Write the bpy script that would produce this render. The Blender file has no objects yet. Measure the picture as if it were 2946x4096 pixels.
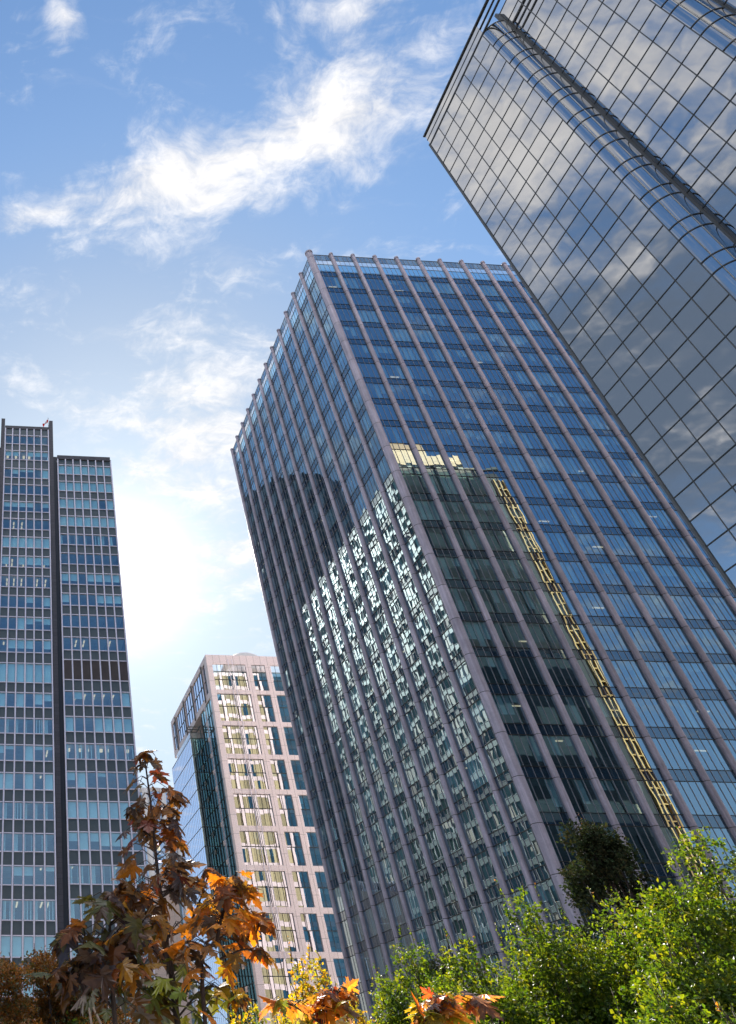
import bpy, math, random
from mathutils import Vector, Matrix
R = math.radians
rnd = random.Random(7)
scene = bpy.context.scene
COL = scene.collection

# ------------------------------------------------------------------ camera
# The street grid is the world grid: X along the facing fronts, Y down the street, camera eye at z = 0.
GROUND = -1.6
cam_data = bpy.data.cameras.new("camera")
cam = bpy.data.objects.new("camera", cam_data)
COL.objects.link(cam)
cam.location = (0, 0, 0)
cam.rotation_euler = (R(90 + 38.348), 0, R(-3.5))
cam_data.sensor_width = 36.0
cam_data.lens = 2992.0 / 4096.0 * 36.0
cam_data.shift_x = (1473.0 - 137.0) / 4096.0
cam_data.clip_start = 0.05
cam_data.clip_end = 6000
scene.camera = cam

# ------------------------------------------------------------------ sun, exposure
SUN_DIR = Vector((0.1985, 1.0, 0.672)).normalized()
SUN_EL = math.asin(SUN_DIR.z)
SUN_AZ = math.atan2(SUN_DIR.x, SUN_DIR.y)
sd = bpy.data.lights.new("sun", 'SUN')
sd.energy = 4.5
sd.angle = R(0.5)
sd.color = (1.0, 0.90, 0.76)
so = bpy.data.objects.new("sun", sd)
COL.objects.link(so)
so.rotation_euler = (-SUN_DIR).to_track_quat('-Z', 'Y').to_euler()
so.location = (0, 0, 300)
scene.view_settings.view_transform = 'Standard'
scene.view_settings.look = 'None'
scene.view_settings.exposure = 2.05
scene.view_settings.gamma = 1.0
scene.render.engine = 'CYCLES'
cy = scene.cycles
cy.max_bounces = 8
cy.diffuse_bounces = 3
cy.glossy_bounces = 5
cy.transmission_bounces = 4
cy.transparent_max_bounces = 16
cy.caustics_reflective = False
cy.caustics_refractive = False
cy.sample_clamp_indirect = 6.0
cy.use_denoising = True

# ------------------------------------------------------------------ node helper
class NT:
    def __init__(s, tree):
        s.t = tree; s.n = tree.nodes; s.l = tree.links
    def new(s, kind, **kw):
        nd = s.n.new(kind)
        for k, v in kw.items(): setattr(nd, k, v)
        return nd
    def put(s, sock, v):
        if isinstance(v, bpy.types.NodeSocket): s.l.new(v, sock)
        elif v is not None: sock.default_value = v
    def math(s, op, a, b=None, c=None, clamp=False):
        nd = s.new('ShaderNodeMath', operation=op, use_clamp=clamp)
        s.put(nd.inputs[0], a); s.put(nd.inputs[1], b); s.put(nd.inputs[2], c)
        return nd.outputs[0]
    def vmath(s, op, a, b=None):
        nd = s.new('ShaderNodeVectorMath', operation=op)
        s.put(nd.inputs[0], a); s.put(nd.inputs[1], b)
        return nd.outputs[1] if op in ('LENGTH', 'DOT_PRODUCT', 'DISTANCE') else nd.outputs[0]
    def noise(s, vec, scale, detail=4, rough=0.5, dist=0.0, dim='3D'):
        nd = s.new('ShaderNodeTexNoise', noise_dimensions=dim)
        s.put(nd.inputs['Vector'], vec); nd.inputs['Scale'].default_value = scale
        nd.inputs['Detail'].default_value = detail; nd.inputs['Roughness'].default_value = rough
        nd.inputs['Distortion'].default_value = dist
        return nd.outputs['Fac']
    def smooth(s, v, lo, hi, a=0.0, b=1.0):
        nd = s.new('ShaderNodeMapRange', interpolation_type='SMOOTHSTEP')
        s.put(nd.inputs[0], v)
        nd.inputs[1].default_value = lo; nd.inputs[2].default_value = hi
        nd.inputs[3].default_value = a; nd.inputs[4].default_value = b
        return nd.outputs[0]
    def mixc(s, fac, a, b, blend='MIX'):
        nd = s.new('ShaderNodeMix', data_type='RGBA', blend_type=blend)
        s.put(nd.inputs[0], fac); s.put(nd.inputs[6], a); s.put(nd.inputs[7], b)
        return nd.outputs[2]
    def comb(s, x, y, z):
        nd = s.new('ShaderNodeCombineXYZ')
        s.put(nd.inputs[0], x); s.put(nd.inputs[1], y); s.put(nd.inputs[2], z)
        return nd.outputs[0]
    def sep(s, v):
        nd = s.new('ShaderNodeSeparateXYZ'); s.put(nd.inputs[0], v); return nd.outputs
    def ramp(s, v, stops):
        nd = s.new('ShaderNodeValToRGB')
        s.put(nd.inputs[0], v)
        e = nd.color_ramp.elements
        while len(e) < len(stops): e.new(0.5)
        for k, (p, c) in enumerate(stops):
            e[k].position = p; e[k].color = c if len(c) == 4 else (*c, 1)
        return nd.outputs[0]

# ------------------------------------------------------------------ world: Nishita sky, a cloud deck and an added fill cloud
world = bpy.data.worlds.new("World")
scene.world = world
world.use_nodes = True
W = NT(world.node_tree)
W.n.clear()
sky = W.new('ShaderNodeTexSky', sky_type='NISHITA')
sky.sun_disc = False
sky.sun_elevation = SUN_EL
sky.sun_rotation = SUN_AZ
sky.air_density = 1.0
sky.dust_density = 1.3
sky.ozone_density = 2.2
dirv = W.new('ShaderNodeTexCoord').outputs['Generated']
dx, dy, dz = W.sep(dirv)[0:3]
zc = W.math('MAXIMUM', dz, 0.03)
px = W.math('DIVIDE', dx, zc)
py = W.math('DIVIDE', dy, zc)
pv = W.comb(px, py, 0.0)
warp = W.new('ShaderNodeTexNoise'); W.put(warp.inputs['Vector'], pv)
warp.inputs['Scale'].default_value = 7.0; warp.inputs['Detail'].default_value = 3
wv = W.vmath('SUBTRACT', warp.outputs['Color'], (0.5, 0.5, 0.5))
sc = W.new('ShaderNodeVectorMath', operation='SCALE'); W.put(sc.inputs[0], wv); sc.inputs['Scale'].default_value = 0.09
pw = W.vmath('ADD', pv, sc.outputs[0])
def blob(cx, cy_, ax, ay, ang):
    m = W.new('ShaderNodeMapping', vector_type='TEXTURE')
    W.put(m.inputs['Vector'], pw)
    m.inputs['Location'].default_value = (cx, cy_, 0)
    m.inputs['Rotation'].default_value = (0, 0, R(ang))
    m.inputs['Scale'].default_value = (ax, ay, 1)
    return W.math('SUBTRACT', 1.0, W.vmath('LENGTH', m.outputs[0]))
fine = W.math('ADD', W.math('MULTIPLY', W.noise(pw, 9.0, 9, 0.62, 0.25), 0.72), W.math('MULTIPLY', W.noise(pw, 34.0, 6, 0.65, 0.4), 0.28))
streak_map = W.new('ShaderNodeMapping'); W.put(streak_map.inputs['Vector'], pw)
streak_map.inputs['Rotation'].default_value = (0, 0, R(38)); streak_map.inputs['Scale'].default_value = (3.0, 9.0, 1)
streak = W.noise(streak_map.outputs[0], 1.6, 7, 0.6, 0.5)
cloud_mask = None
for (b, gain) in ((blob(0.255, 0.515, 0.245, 0.115, -22), 0.80), (blob(0.405, 0.415, 0.16, 0.145, -35), 0.82),
                  (blob(0.06, 0.555, 0.17, 0.045, -18), 0.55), (blob(0.40, 0.29, 0.16, 0.07, -25), 0.55),
                  (blob(0.052, 0.335, 0.05, 0.03, 60), 0.6), (blob(0.38, 1.05, 0.36, 0.38, 10), 0.62),
                  (blob(0.50, 1.42, 0.5, 0.3, 0), 0.5),
                  (blob(-0.60, 0.42, 0.62, 0.40, 20), 0.80), (blob(-1.2, 0.9, 0.7, 0.5, 30), 0.02),
                  (blob(1.6, -1.9, 1.3, 0.8, 20), 0.35), (blob(-0.5, -0.50, 0.60, 0.36, 40), 0.9), (blob(0.0, -0.22, 0.46, 0.46, 0), 1.6)):  # last blob: unseen cloud overhead behind the camera, added to light the facades
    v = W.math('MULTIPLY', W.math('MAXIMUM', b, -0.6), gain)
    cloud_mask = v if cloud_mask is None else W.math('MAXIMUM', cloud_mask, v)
tex = W.math('ADD', W.math('MULTIPLY', fine, 0.62), W.math('MULTIPLY', streak, 0.38))
dens = W.math('ADD', W.math('MULTIPLY', W.math('SUBTRACT', tex, 0.5), 3.5), cloud_mask)
dens = W.smooth(dens, 0.0, 0.88)
wisp = W.math('MULTIPLY', W.smooth(streak, 0.52, 0.80), 0.22)
dens = W.math('MAXIMUM', dens, wisp)
dens = W.math('MULTIPLY', dens, W.smooth(dz, 0.02, 0.2))
sunv = W.vmath('DOT_PRODUCT', dirv, tuple(SUN_DIR))
SKY_STRENGTH = 0.10
# soften the glare round the sun: radiance rolls off instead of climbing without limit
den = W.vmath('MULTIPLY', sky.outputs[0], (0.24, 0.22, 0.20))
sky_col = W.vmath('DIVIDE', sky.outputs[0], W.vmath('ADD', den, (1.0, 1.0, 1.0)))
sky_col = W.vmath('MULTIPLY', sky_col, W.mixc(W.smooth(sunv, 0.84, 0.99), (0.46, 0.65, 0.86, 1), (0.50, 0.58, 0.66, 1)))
# cloud brightness follows the sun: clouds near it glow, those across from it are dimmer and greyer, save the added fill cloud
cl_b = W.smooth(sunv, -0.4, 1.0, 1.7, 2.7)
fill_cloud = W.smooth(blob(0.0, -0.22, 0.42, 0.42, 0), 0.0, 0.5)  # out-of-view cloud near the zenith, added and overbright to fill the shaded fronts
cl_b = W.math('MULTIPLY', cl_b, W.math('MULTIPLY_ADD', fill_cloud, 9.0, 1.0))
cl_shade = W.smooth(fine, 0.3, 0.7, 0.80, 1.05)
cl_v = W.math('MULTIPLY', cl_b, cl_shade)
cloud_col = W.mixc(1.0, W.comb(cl_v, cl_v, cl_v), (1.0, 0.985, 0.985, 1), 'MULTIPLY')
# paler air towards the horizon on the side away from the sun, and a warm aureole round it
hz = W.math('MULTIPLY', W.smooth(dz, 0.02, 0.50, 0.8, 0.0), W.smooth(sunv, -0.2, 0.5, 1.0, 0.25))
sky_col = W.mixc(hz, sky_col, (1.60, 1.95, 2.30, 1))
au = W.math('ADD', W.math('MULTIPLY', W.math('POWER', W.math('MAXIMUM', sunv, 0.0), 34.0), 0.28), W.math('MULTIPLY', W.math('POWER', W.math('MAXIMUM', sunv, 0.0), 420.0), 4.0))
sky_col = W.vmath('ADD', sky_col, W.vmath('MULTIPLY', W.comb(au, au, au), (1.0, 0.90, 0.78)))
# a soft grey lavender veil over the west, seen only in the mirror tower
veil = W.smooth(W.math('ADD', blob(-1.25, 0.85, 1.25, 0.8, 30), W.math('MULTIPLY', W.math('SUBTRACT', fine, 0.5), 1.1)), 0.05, 0.75, 0.0, 0.85)
sky_col = W.mixc(veil, sky_col, (0.50, 0.62, 0.80, 1))
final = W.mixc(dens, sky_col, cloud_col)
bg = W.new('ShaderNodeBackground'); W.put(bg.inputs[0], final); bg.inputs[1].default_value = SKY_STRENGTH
out = W.new('ShaderNodeOutputWorld'); W.l.new(bg.outputs[0], out.inputs[0])

# ------------------------------------------------------------------ materials
MATS = {}
def _mat(name):
    m = bpy.data.materials.new(name); m.use_nodes = True
    t = NT(m.node_tree); t.n.clear()
    o = t.new('ShaderNodeOutputMaterial')
    MATS[name] = m
    return m, t, o
def solid(name, col, rough=0.6, metal=0.0, var=0.12, scale=1.5, bump=0.0, spec=0.5, island=0.0, streak=0.0):
    m, t, o = _mat(name)
    p = t.new('ShaderNodeBsdfPrincipled')
    oc = t.new('ShaderNodeTexCoord').outputs['Object']
    n = t.noise(oc, scale, 6, 0.6)
    n2 = t.noise(oc, scale * 9, 4, 0.6)
    f = t.math('ADD', t.math('MULTIPLY', n, 0.65), t.math('MULTIPLY', n2, 0.35))
    k = t.smooth(f, 0.3, 0.7, 1 - var, 1 + var)
    if streak:
        ms = t.new('ShaderNodeMapping'); t.put(ms.inputs['Vector'], oc); ms.inputs['Scale'].default_value = (5.0, 5.0, 0.22)
        k = t.math('MULTIPLY', k, t.smooth(t.noise(ms.outputs[0], 1.0, 5, 0.6), 0.35, 0.7, 1 - streak, 1 + streak * .4))
    if island:
        r = t.new('ShaderNodeNewGeometry').outputs['Random Per Island']
        k = t.math('MULTIPLY', k, t.smooth(r, 0.0, 1.0, 1 - island, 1 + island))
    c = t.mixc(1.0, (*col, 1), t.comb(k, k, k), 'MULTIPLY')
    t.put(p.inputs['Base Color'], c)
    p.inputs['Roughness'].default_value = rough
    p.inputs['Metallic'].default_value = metal
    p.inputs['Specular IOR Level'].default_value = spec
    if bump:
        b = t.new('ShaderNodeBump'); b.inputs['Strength'].default_value = bump; b.inputs['Distance'].default_value = 0.02
        t.put(b.inputs['Height'], n2); t.l.new(b.outputs[0], p.inputs['Normal'])
    t.l.new(p.outputs[0], o.inputs[0])
    return m
def glass(name, through, refl, base=0.25, power=4.0, wave=0.004, wscale=0.7, rough=0.0, behind=None):
    """window glass: part mirror, part see-through (or an opaque coloured back when behind is given)"""
    m, t, o = _mat(name)
    lw = t.new('ShaderNodeLayerWeight'); lw.inputs['Blend'].default_value = 0.5
    fac = t.math('MULTIPLY_ADD', t.math('POWER', lw.outputs['Facing'], power), 1 - base, base, clamp=True)
    g = t.new('ShaderNodeBsdfGlossy'); g.inputs['Color'].default_value = (*refl, 1); g.inputs['Roughness'].default_value = rough
    geo = t.new('ShaderNodeNewGeometry')
    oc = t.new('ShaderNodeTexCoord').outputs['Object']
    off = t.new('ShaderNodeVectorMath', operation='SCALE'); t.put(off.inputs[0], t.comb(geo.outputs['Random Per Island'], 0.37, 0.11)); off.inputs['Scale'].default_value = 40.0
    h = t.noise(t.vmath('ADD', oc, off.outputs[0]), wscale, 1.5, 0.4)
    b = t.new('ShaderNodeBump'); b.inputs['Strength'].default_value = 1.0; b.inputs['Distance'].default_value = wave
    t.put(b.inputs['Height'], h); t.l.new(b.outputs[0], g.inputs['Normal'])
    if behind is None:
        bk = t.new('ShaderNodeBsdfTransparent'); bk.inputs[0].default_value = (*through, 1)
    else:
        bk = t.new('ShaderNodeBsdfDiffuse')
        k = t.smooth(geo.outputs['Random Per Island'], 0, 1, 0.75, 1.25)
        t.put(bk.inputs[0], t.mixc(1.0, (*behind, 1), t.comb(k, k, k), 'MULTIPLY'))
    mx = t.new('ShaderNodeMixShader'); t.put(mx.inputs[0], fac)
    t.l.new(bk.outputs[0], mx.inputs[1]); t.l.new(g.outputs[0], mx.inputs[2])
    t.l.new(mx.outputs[0], o.inputs[0])
    return m
def lamp_mat(name, col, strength):
    m, t, o = _mat(name)
    e = t.new('ShaderNodeEmission'); e.inputs[0].default_value = (*col, 1); e.inputs[1].default_value = strength
    t.l.new(e.outputs[0], o.inputs[0]); return m
def leafy(name, trans=0.55, gloss=0.10, tint=(1.25, 1.15, 0.55), rough=0.35, sheen=0.18):
    """leaf colour comes from the per-leaf colour attribute; thin leaves let light through"""
    m, t, o = _mat(name)
    a = t.new('ShaderNodeAttribute'); a.attribute_name = 'leaf_colour'
    oc = t.new('ShaderNodeTexCoord').outputs['Object']
    k = t.smooth(t.noise(oc, 45.0, 3, 0.6), 0.3, 0.7, 0.8, 1.2)
    c = t.mixc(1.0, a.outputs[0], t.comb(k, k, k), 'MULTIPLY')
    d = t.new('ShaderNodeBsdfDiffuse'); t.put(d.inputs[0], c)
    tr = t.new('ShaderNodeBsdfTranslucent'); t.put(tr.inputs[0], t.mixc(1.0, c, (tint[0], tint[1], tint[2], 1), 'MULTIPLY'))
    mx = t.new('ShaderNodeMixShader'); mx.inputs[0].default_value = trans
    t.l.new(d.outputs[0], mx.inputs[1]); t.l.new(tr.outputs[0], mx.inputs[2])
    g = t.new('ShaderNodeBsdfGlossy'); g.inputs['Roughness'].default_value = rough; g.inputs[0].default_value = (0.9, 0.92, 1.0, 1)
    lw = t.new('ShaderNodeLayerWeight'); lw.inputs['Blend'].default_value = 0.35
    m2 = t.new('ShaderNodeMixShader'); t.put(m2.inputs[0], t.math('MULTIPLY_ADD', lw.outputs['Fresnel'], sheen, gloss * 0.3))
    t.l.new(mx.outputs[0], m2.inputs[1]); t.l.new(g.outputs[0], m2.inputs[2])
    t.l.new(m2.outputs[0], o.inputs[0]); return m
def blocks(name, col, mortar, sx, sz, rough=0.75, gap=0.012, var=0.25):
    """stone blocks or panels with joints, laid in X/Z and Y/Z"""
    m, t, o = _mat(name)
    p = t.new('ShaderNodeBsdfPrincipled')
    x, y, z = t.sep(t.new('ShaderNodeTexCoord').outputs['Object'])[0:3]
    v = t.comb(t.math('ADD', x, y), z, 0)
    br = t.new('ShaderNodeTexBrick'); t.put(br.inputs['Vector'], v)
    br.offset = 0.0
    br.inputs['Scale'].default_value = 1.0
    br.inputs['Brick Width'].default_value = sx; br.inputs['Row Height'].default_value = sz
    br.inputs['Mortar Size'].default_value = gap
    br.inputs['Color1'].default_value = (*[c * (1 + var) for c in col], 1)
    br.inputs['Color2'].default_value = (*[c * (1 - var) for c in col], 1)
    br.inputs['Mortar'].default_value = (*mortar, 1)
    n = t.noise(v, 6, 6, 0.65)
    k = t.smooth(n, 0.3, 0.7, 0.82, 1.15)
    t.put(p.inputs['Base Color'], t.mixc(1.0, br.outputs['Color'], t.comb(k, k, k), 'MULTIPLY'))
    p.inputs['Roughness'].default_value = rough
    t.l.new(p.outputs[0], o.inputs[0]); return m

M_stone = solid('mauve granite', (0.47, 0.41, 0.47), 0.42, var=0.16, scale=0.8, island=0.11, streak=0.22)
M_groove = solid('dark joint', (0.05, 0.045, 0.045), 0.8)
M_darkmetal = solid('dark bronze metal', (0.035, 0.037, 0.036), 0.45, 0.3)
M_greymetal = solid('weathered grey metal', (0.10, 0.10, 0.095), 0.5, 0.2)
M_alu = solid('pale anodised aluminium', (0.76, 0.70, 0.78), 0.4, 0.15, var=0.1, scale=0.6)
M_thin = solid('thin mullion metal', (0.30, 0.28, 0.29), 0.4, 0.3)
M_glassM = glass('blue office glass', (0.55, 0.82, 0.92), (0.62, 0.86, 1.0), 0.40, 3.0, 0.0045, 0.45)
M_spanM = glass('blue spandrel glass', None, (0.60, 0.78, 0.90), 0.24, 3.0, 0.005, 0.45, behind=(0.008, 0.022, 0.045))
M_glassN = glass('tan tinted glass', None, (0.62, 0.60, 0.48), 0.22, 3.0, 0.006, 0.5, behind=(0.30, 0.27, 0.18))
M_glassS = glass('sunlit pale blind glass', None, (0.7, 0.8, 0.9), 0.10, 3.0, 0.006, 0.5, behind=(0.30, 0.27, 0.17))
M_rearblue = glass('deep blue rear glass', None, (0.3, 0.5, 0.7), 0.14, 3.0, 0.006, 0.5, behind=(0.012, 0.045, 0.085))
M_void = glass('black window glass', None, (0.5, 0.5, 0.45), 0.06, 3.0, 0.006, 0.5, behind=(0.012, 0.012, 0.010))
M_apt = glass('dark apartment glass', None, (0.55, 0.68, 0.66), 0.08, 5.0, 0.002, 0.5, behind=(0.04, 0.065, 0.06))
M_clearM = glass('clear screen glass', (0.92, 0.95, 0.97), (0.9, 0.95, 1.0), 0.06, 4.0, 0.002)
M_frostM = glass('frosted parapet glass', None, (0.6, 0.75, 0.9), 0.25, 3.0, 0.002, behind=(0.20, 0.30, 0.38))
M_glassR = glass('grey mirror glass', None, (0.71, 0.71, 0.71), 0.74, 2.5, 0.004, 0.40, rough=0.02, behind=(0.02, 0.03, 0.04))
M_glassL = glass('teal window glass', (0.66, 0.93, 0.97), (0.72, 0.88, 1.0), 0.25, 4.0, 0.004, 0.5)
M_glassB = glass('blue green window glass', (0.35, 0.55, 0.62), (0.86, 0.88, 0.90), 0.40, 3.0, 0.005, 0.35)
M_glassA = glass('pale sky mirror glass', None, (0.86, 0.88, 0.98), 0.60, 2.0, 0.0015, 0.3, behind=(0.10, 0.14, 0.20))
M_glassG = glass('dark green glass', (0.22, 0.36, 0.36), (0.62, 0.80, 0.80), 0.38, 3.0, 0.006, 0.4)
M_blind = solid('white roller blind', (0.86, 0.88, 0.86), 0.8, var=0.06, island=0.12)
M_blindM = solid('grey roller blind', (0.62, 0.66, 0.66), 0.8, var=0.06, island=0.25)
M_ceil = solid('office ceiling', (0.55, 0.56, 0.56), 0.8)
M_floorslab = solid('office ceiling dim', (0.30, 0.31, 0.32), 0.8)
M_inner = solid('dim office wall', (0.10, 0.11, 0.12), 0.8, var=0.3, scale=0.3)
M_lamp = lamp_mat('warm ceiling lamp', (1.0, 0.66, 0.40), 0.24)
M_spanL = solid('slate spandrel panel', (0.072, 0.092, 0.100), 0.45, var=0.12, scale=0.7, island=0.07)
M_pierL = blocks('dark brown stone blocks', (0.050, 0.046, 0.058), (0.02, 0.018, 0.024), 0.9, 0.56, 0.6, 0.02, 0.15)
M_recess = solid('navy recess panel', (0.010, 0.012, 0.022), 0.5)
M_slate = solid('grey green slate', (0.10, 0.115, 0.11), 0.5, island=.1)
M_louver = solid('brown louvre blade', (0.12, 0.095, 0.09), 0.5)
M_pink = blocks('pale pink stone panels', (0.88, 0.74, 0.73), (0.40, 0.33, 0.32), 1.55, 3.565, 0.45, 0.035, 0.03)
M_beige = blocks('beige concrete panels', (0.56, 0.44, 0.40), (0.38, 0.33, 0.30), 2.4, 1.2, 0.8, 0.02, 0.03)
M_conc = solid('light concrete', (0.52, 0.49, 0.47), 0.75, var=0.12)
M_roof = solid('roof gravel', (0.20, 0.19, 0.18), 0.9)
M_bark = solid('dark young bark', (0.035, 0.022, 0.018), 0.7, var=0.3, scale=30, bump=0.3)
M_twig = solid('grey bare twig', (0.28, 0.22, 0.17), 0.8, var=0.25, scale=30)
M_leaf_m = leafy('maple leaf', 0.58, 0.06, (1.9, 1.35, 0.6), 0.4, 0.14)
M_leaf_g = leafy('green leaf', 0.48, 0.02, (1.85, 1.65, 0.32), 0.42, 0.07)
M_leaf_d = leafy('dark evergreen leaf', 0.18, 0.0, (1.1, 1.1, 0.6), 0.6, 0.03)
M_red = solid('red flag cloth', (0.62, 0.03, 0.03), 0.8)
M_white = solid('white flag cloth', (0.80, 0.78, 0.76), 0.8)

# ------------------------------------------------------------------ mesh helper
class MB:
    def __init__(s): s.v = []; s.f = []; s.m = []; s.sm = []; s.c = []
    def face(s, pts, mi=0, smooth=False, col=None):
        b = len(s.v); s.v.extend([tuple(p) for p in pts]); s.f.append(tuple(range(b, b + len(pts))))
        s.m.append(mi); s.sm.append(smooth); s.c.append(col)
    def box(s, x0, x1, y0, y1, z0, z1, mi=0):
        b = len(s.v)
        s.v += [(x0, y0, z0), (x1, y0, z0), (x1, y1, z0), (x0, y1, z0), (x0, y0, z1), (x1, y0, z1), (x1, y1, z1), (x0, y1, z1)]
        for q in ((0, 3, 2, 1), (4, 5, 6, 7), (0, 1, 5, 4), (1, 2, 6, 5), (2, 3, 7, 6), (3, 0, 4, 7)):
            s.f.append(tuple(b + k for k in q)); s.m.append(mi); s.sm.append(False); s.c.append(None)
    def prism(s, prof, z0, z1, mi=0, smooth=False, caps=True, closed=True):
        """upright prism of an XY profile"""
        b = len(s.v); n = len(prof)
        s.v += [(p[0], p[1], z0) for p in prof] + [(p[0], p[1], z1) for p in prof]
        for k in range(n if closed else n - 1):
            j = (k + 1) % n
            s.f.append((b + k, b + j, b + n + j, b + n + k)); s.m.append(mi); s.sm.append(smooth); s.c.append(None)
        if caps and closed:
            s.f.append(tuple(b + n + k for k in range(n))); s.m.append(mi); s.sm.append(False); s.c.append(None)
            s.f.append(tuple(b + n - 1 - k for k in range(n))); s.m.append(mi); s.sm.append(False); s.c.append(None)
    def tube(s, pts, rads, sides=6, mi=0):
        pts = [Vector(p) for p in pts]; rings = []
        for k, p in enumerate(pts):
            d = (pts[min(k + 1, len(pts) - 1)] - pts[max(k - 1, 0)])
            d = d.normalized() if d.length > 1e-9 else Vector((0, 0, 1))
            a = d.orthogonal().normalized() if abs(d.z) > 0.99 else d.cross(Vector((0, 0, 1))).normalized()
            c = d.cross(a)
            b = len(s.v); rings.append(b)
            for q in range(sides):
                t = 2 * math.pi * q / sides
                s.v.append(tuple(p + (a * math.cos(t) + c * math.sin(t)) * rads[k]))
        for k in range(len(pts) - 1):
            for q in range(sides):
                w = (q + 1) % sides
                s.f.append((rings[k] + q, rings[k] + w, rings[k + 1] + w, rings[k + 1] + q)); s.m.append(mi); s.sm.append(True); s.c.append(None)
        s.f.append(tuple(rings[-1] + q for q in range(sides))); s.m.append(mi); s.sm.append(False); s.c.append(None)
    def build(s, name, mats, parent=None):
        me = bpy.data.meshes.new(name)
        me.from_pydata(s.v, [], s.f)
        if not isinstance(mats, (list, tuple)): mats = [mats]
        for m in mats: me.materials.append(m)
        me.polygons.foreach_set('material_index', s.m)
        me.polygons.foreach_set('use_smooth', s.sm)
        if any(c is not None for c in s.c):
            at = me.color_attributes.new('leaf_colour', 'FLOAT_COLOR', 'CORNER')
            data = []
            for f, c in zip(s.f, s.c):
                c = c or (0.1, 0.1, 0.1)
                data.extend([c[0], c[1], c[2], 1.0] * len(f))
            at.data.foreach_set('color', data)
        me.update()
        o = bpy.data.objects.new(name, me); COL.objects.link(o)
        if parent is not None: o.parent = parent
        return o
def tag(o, label=None, cat=None, group=None, kind=None):
    if label: o['label'] = label
    if cat: o['category'] = cat
    if group: o['group'] = group
    if kind: o['kind'] = kind
    return o
def empty(name, loc, label, cat, group=None):
    o = bpy.data.objects.new(name, None); COL.objects.link(o); o.location = loc
    o.empty_display_size = 0.5
    return tag(o, label, cat, group)
def shift(mb, loc):
    mb.v = [(a - loc[0], b - loc[1], c - loc[2]) for a, b, c in mb.v]; return mb
class Thing:
    """an empty at the thing's base; its parts are meshes given in world coordinates"""
    def __init__(s, name, loc, label, cat, group=None):
        s.loc = loc; s.o = empty(name, loc, label, cat, group)
    def part(s, name, mb, mats, parent=None, label=None):
        p = shift(mb, s.loc).build(name, mats, parent or s.o)
        if label: p['label'] = label
        return p

# ------------------------------------------------------------------ ground
g = MB(); g.face([(-1500, -1500, GROUND), (1500, -1500, GROUND), (1500, 1500, GROUND), (-1500, 1500, GROUND)])
tag(g.build('ground', solid('plaza paving', (0.24, 0.23, 0.21), 0.8, var=0.2, scale=0.2)), kind='structure')
g = MB(); g.face([(22, -300, GROUND + .004), (40, -300, GROUND + .004), (40, 600, GROUND + .004), (22, 600, GROUND + .004)])
tag(g.build('road', solid('asphalt', (0.05, 0.05, 0.052), 0.85, var=0.2, scale=0.5)), kind='structure')
for k, (a, b) in enumerate(((20.5, 22), (40, 46.5))):
    g = MB(); g.box(a, b, -300, 600, GROUND + .002, GROUND + .13)
    tag(g.build('pavement', solid('pavement slabs', (0.30, 0.29, 0.27), 0.8)), kind='structure')

# ------------------------------------------------------------------ facade helper
def frame_pt(org, U, N):
    def P(u, n, z): return (org[0] + u * U[0] + n * N[0], org[1] + u * U[1] + n * N[1], z)
    return P
def fbox(mb, P, u0, u1, n0, n1, z0, z1, mi):
    c = [P(u0, n0, z0), P(u1, n0, z0), P(u1, n1, z0), P(u0, n1, z0), P(u0, n0, z1), P(u1, n0, z1), P(u1, n1, z1), P(u0, n1, z1)]
    b = len(mb.v); mb.v += c
    for q in ((0, 3, 2, 1), (4, 5, 6, 7), (0, 1, 5, 4), (1, 2, 6, 5), (2, 3, 7, 6), (3, 0, 4, 7)):
        mb.f.append(tuple(b + k for k in q)); mb.m.append(mi); mb.sm.append(False); mb.c.append(None)
def pane(mb, P, u0, u1, z0, z1, mi, tilt=0.0, n=0.0):
    a = rnd.gauss(0, tilt); b = rnd.gauss(0, tilt)
    uc, zc_ = (u0 + u1) / 2, (z0 + z1) / 2
    f = lambda u, z: n + a * (u - uc) + b * (z - zc_)
    mb.face([P(u0, f(u0, z0), z0), P(u1, f(u1, z0), z0), P(u1, f(u1, z1), z1), P(u0, f(u0, z1), z1)], mi)

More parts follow.
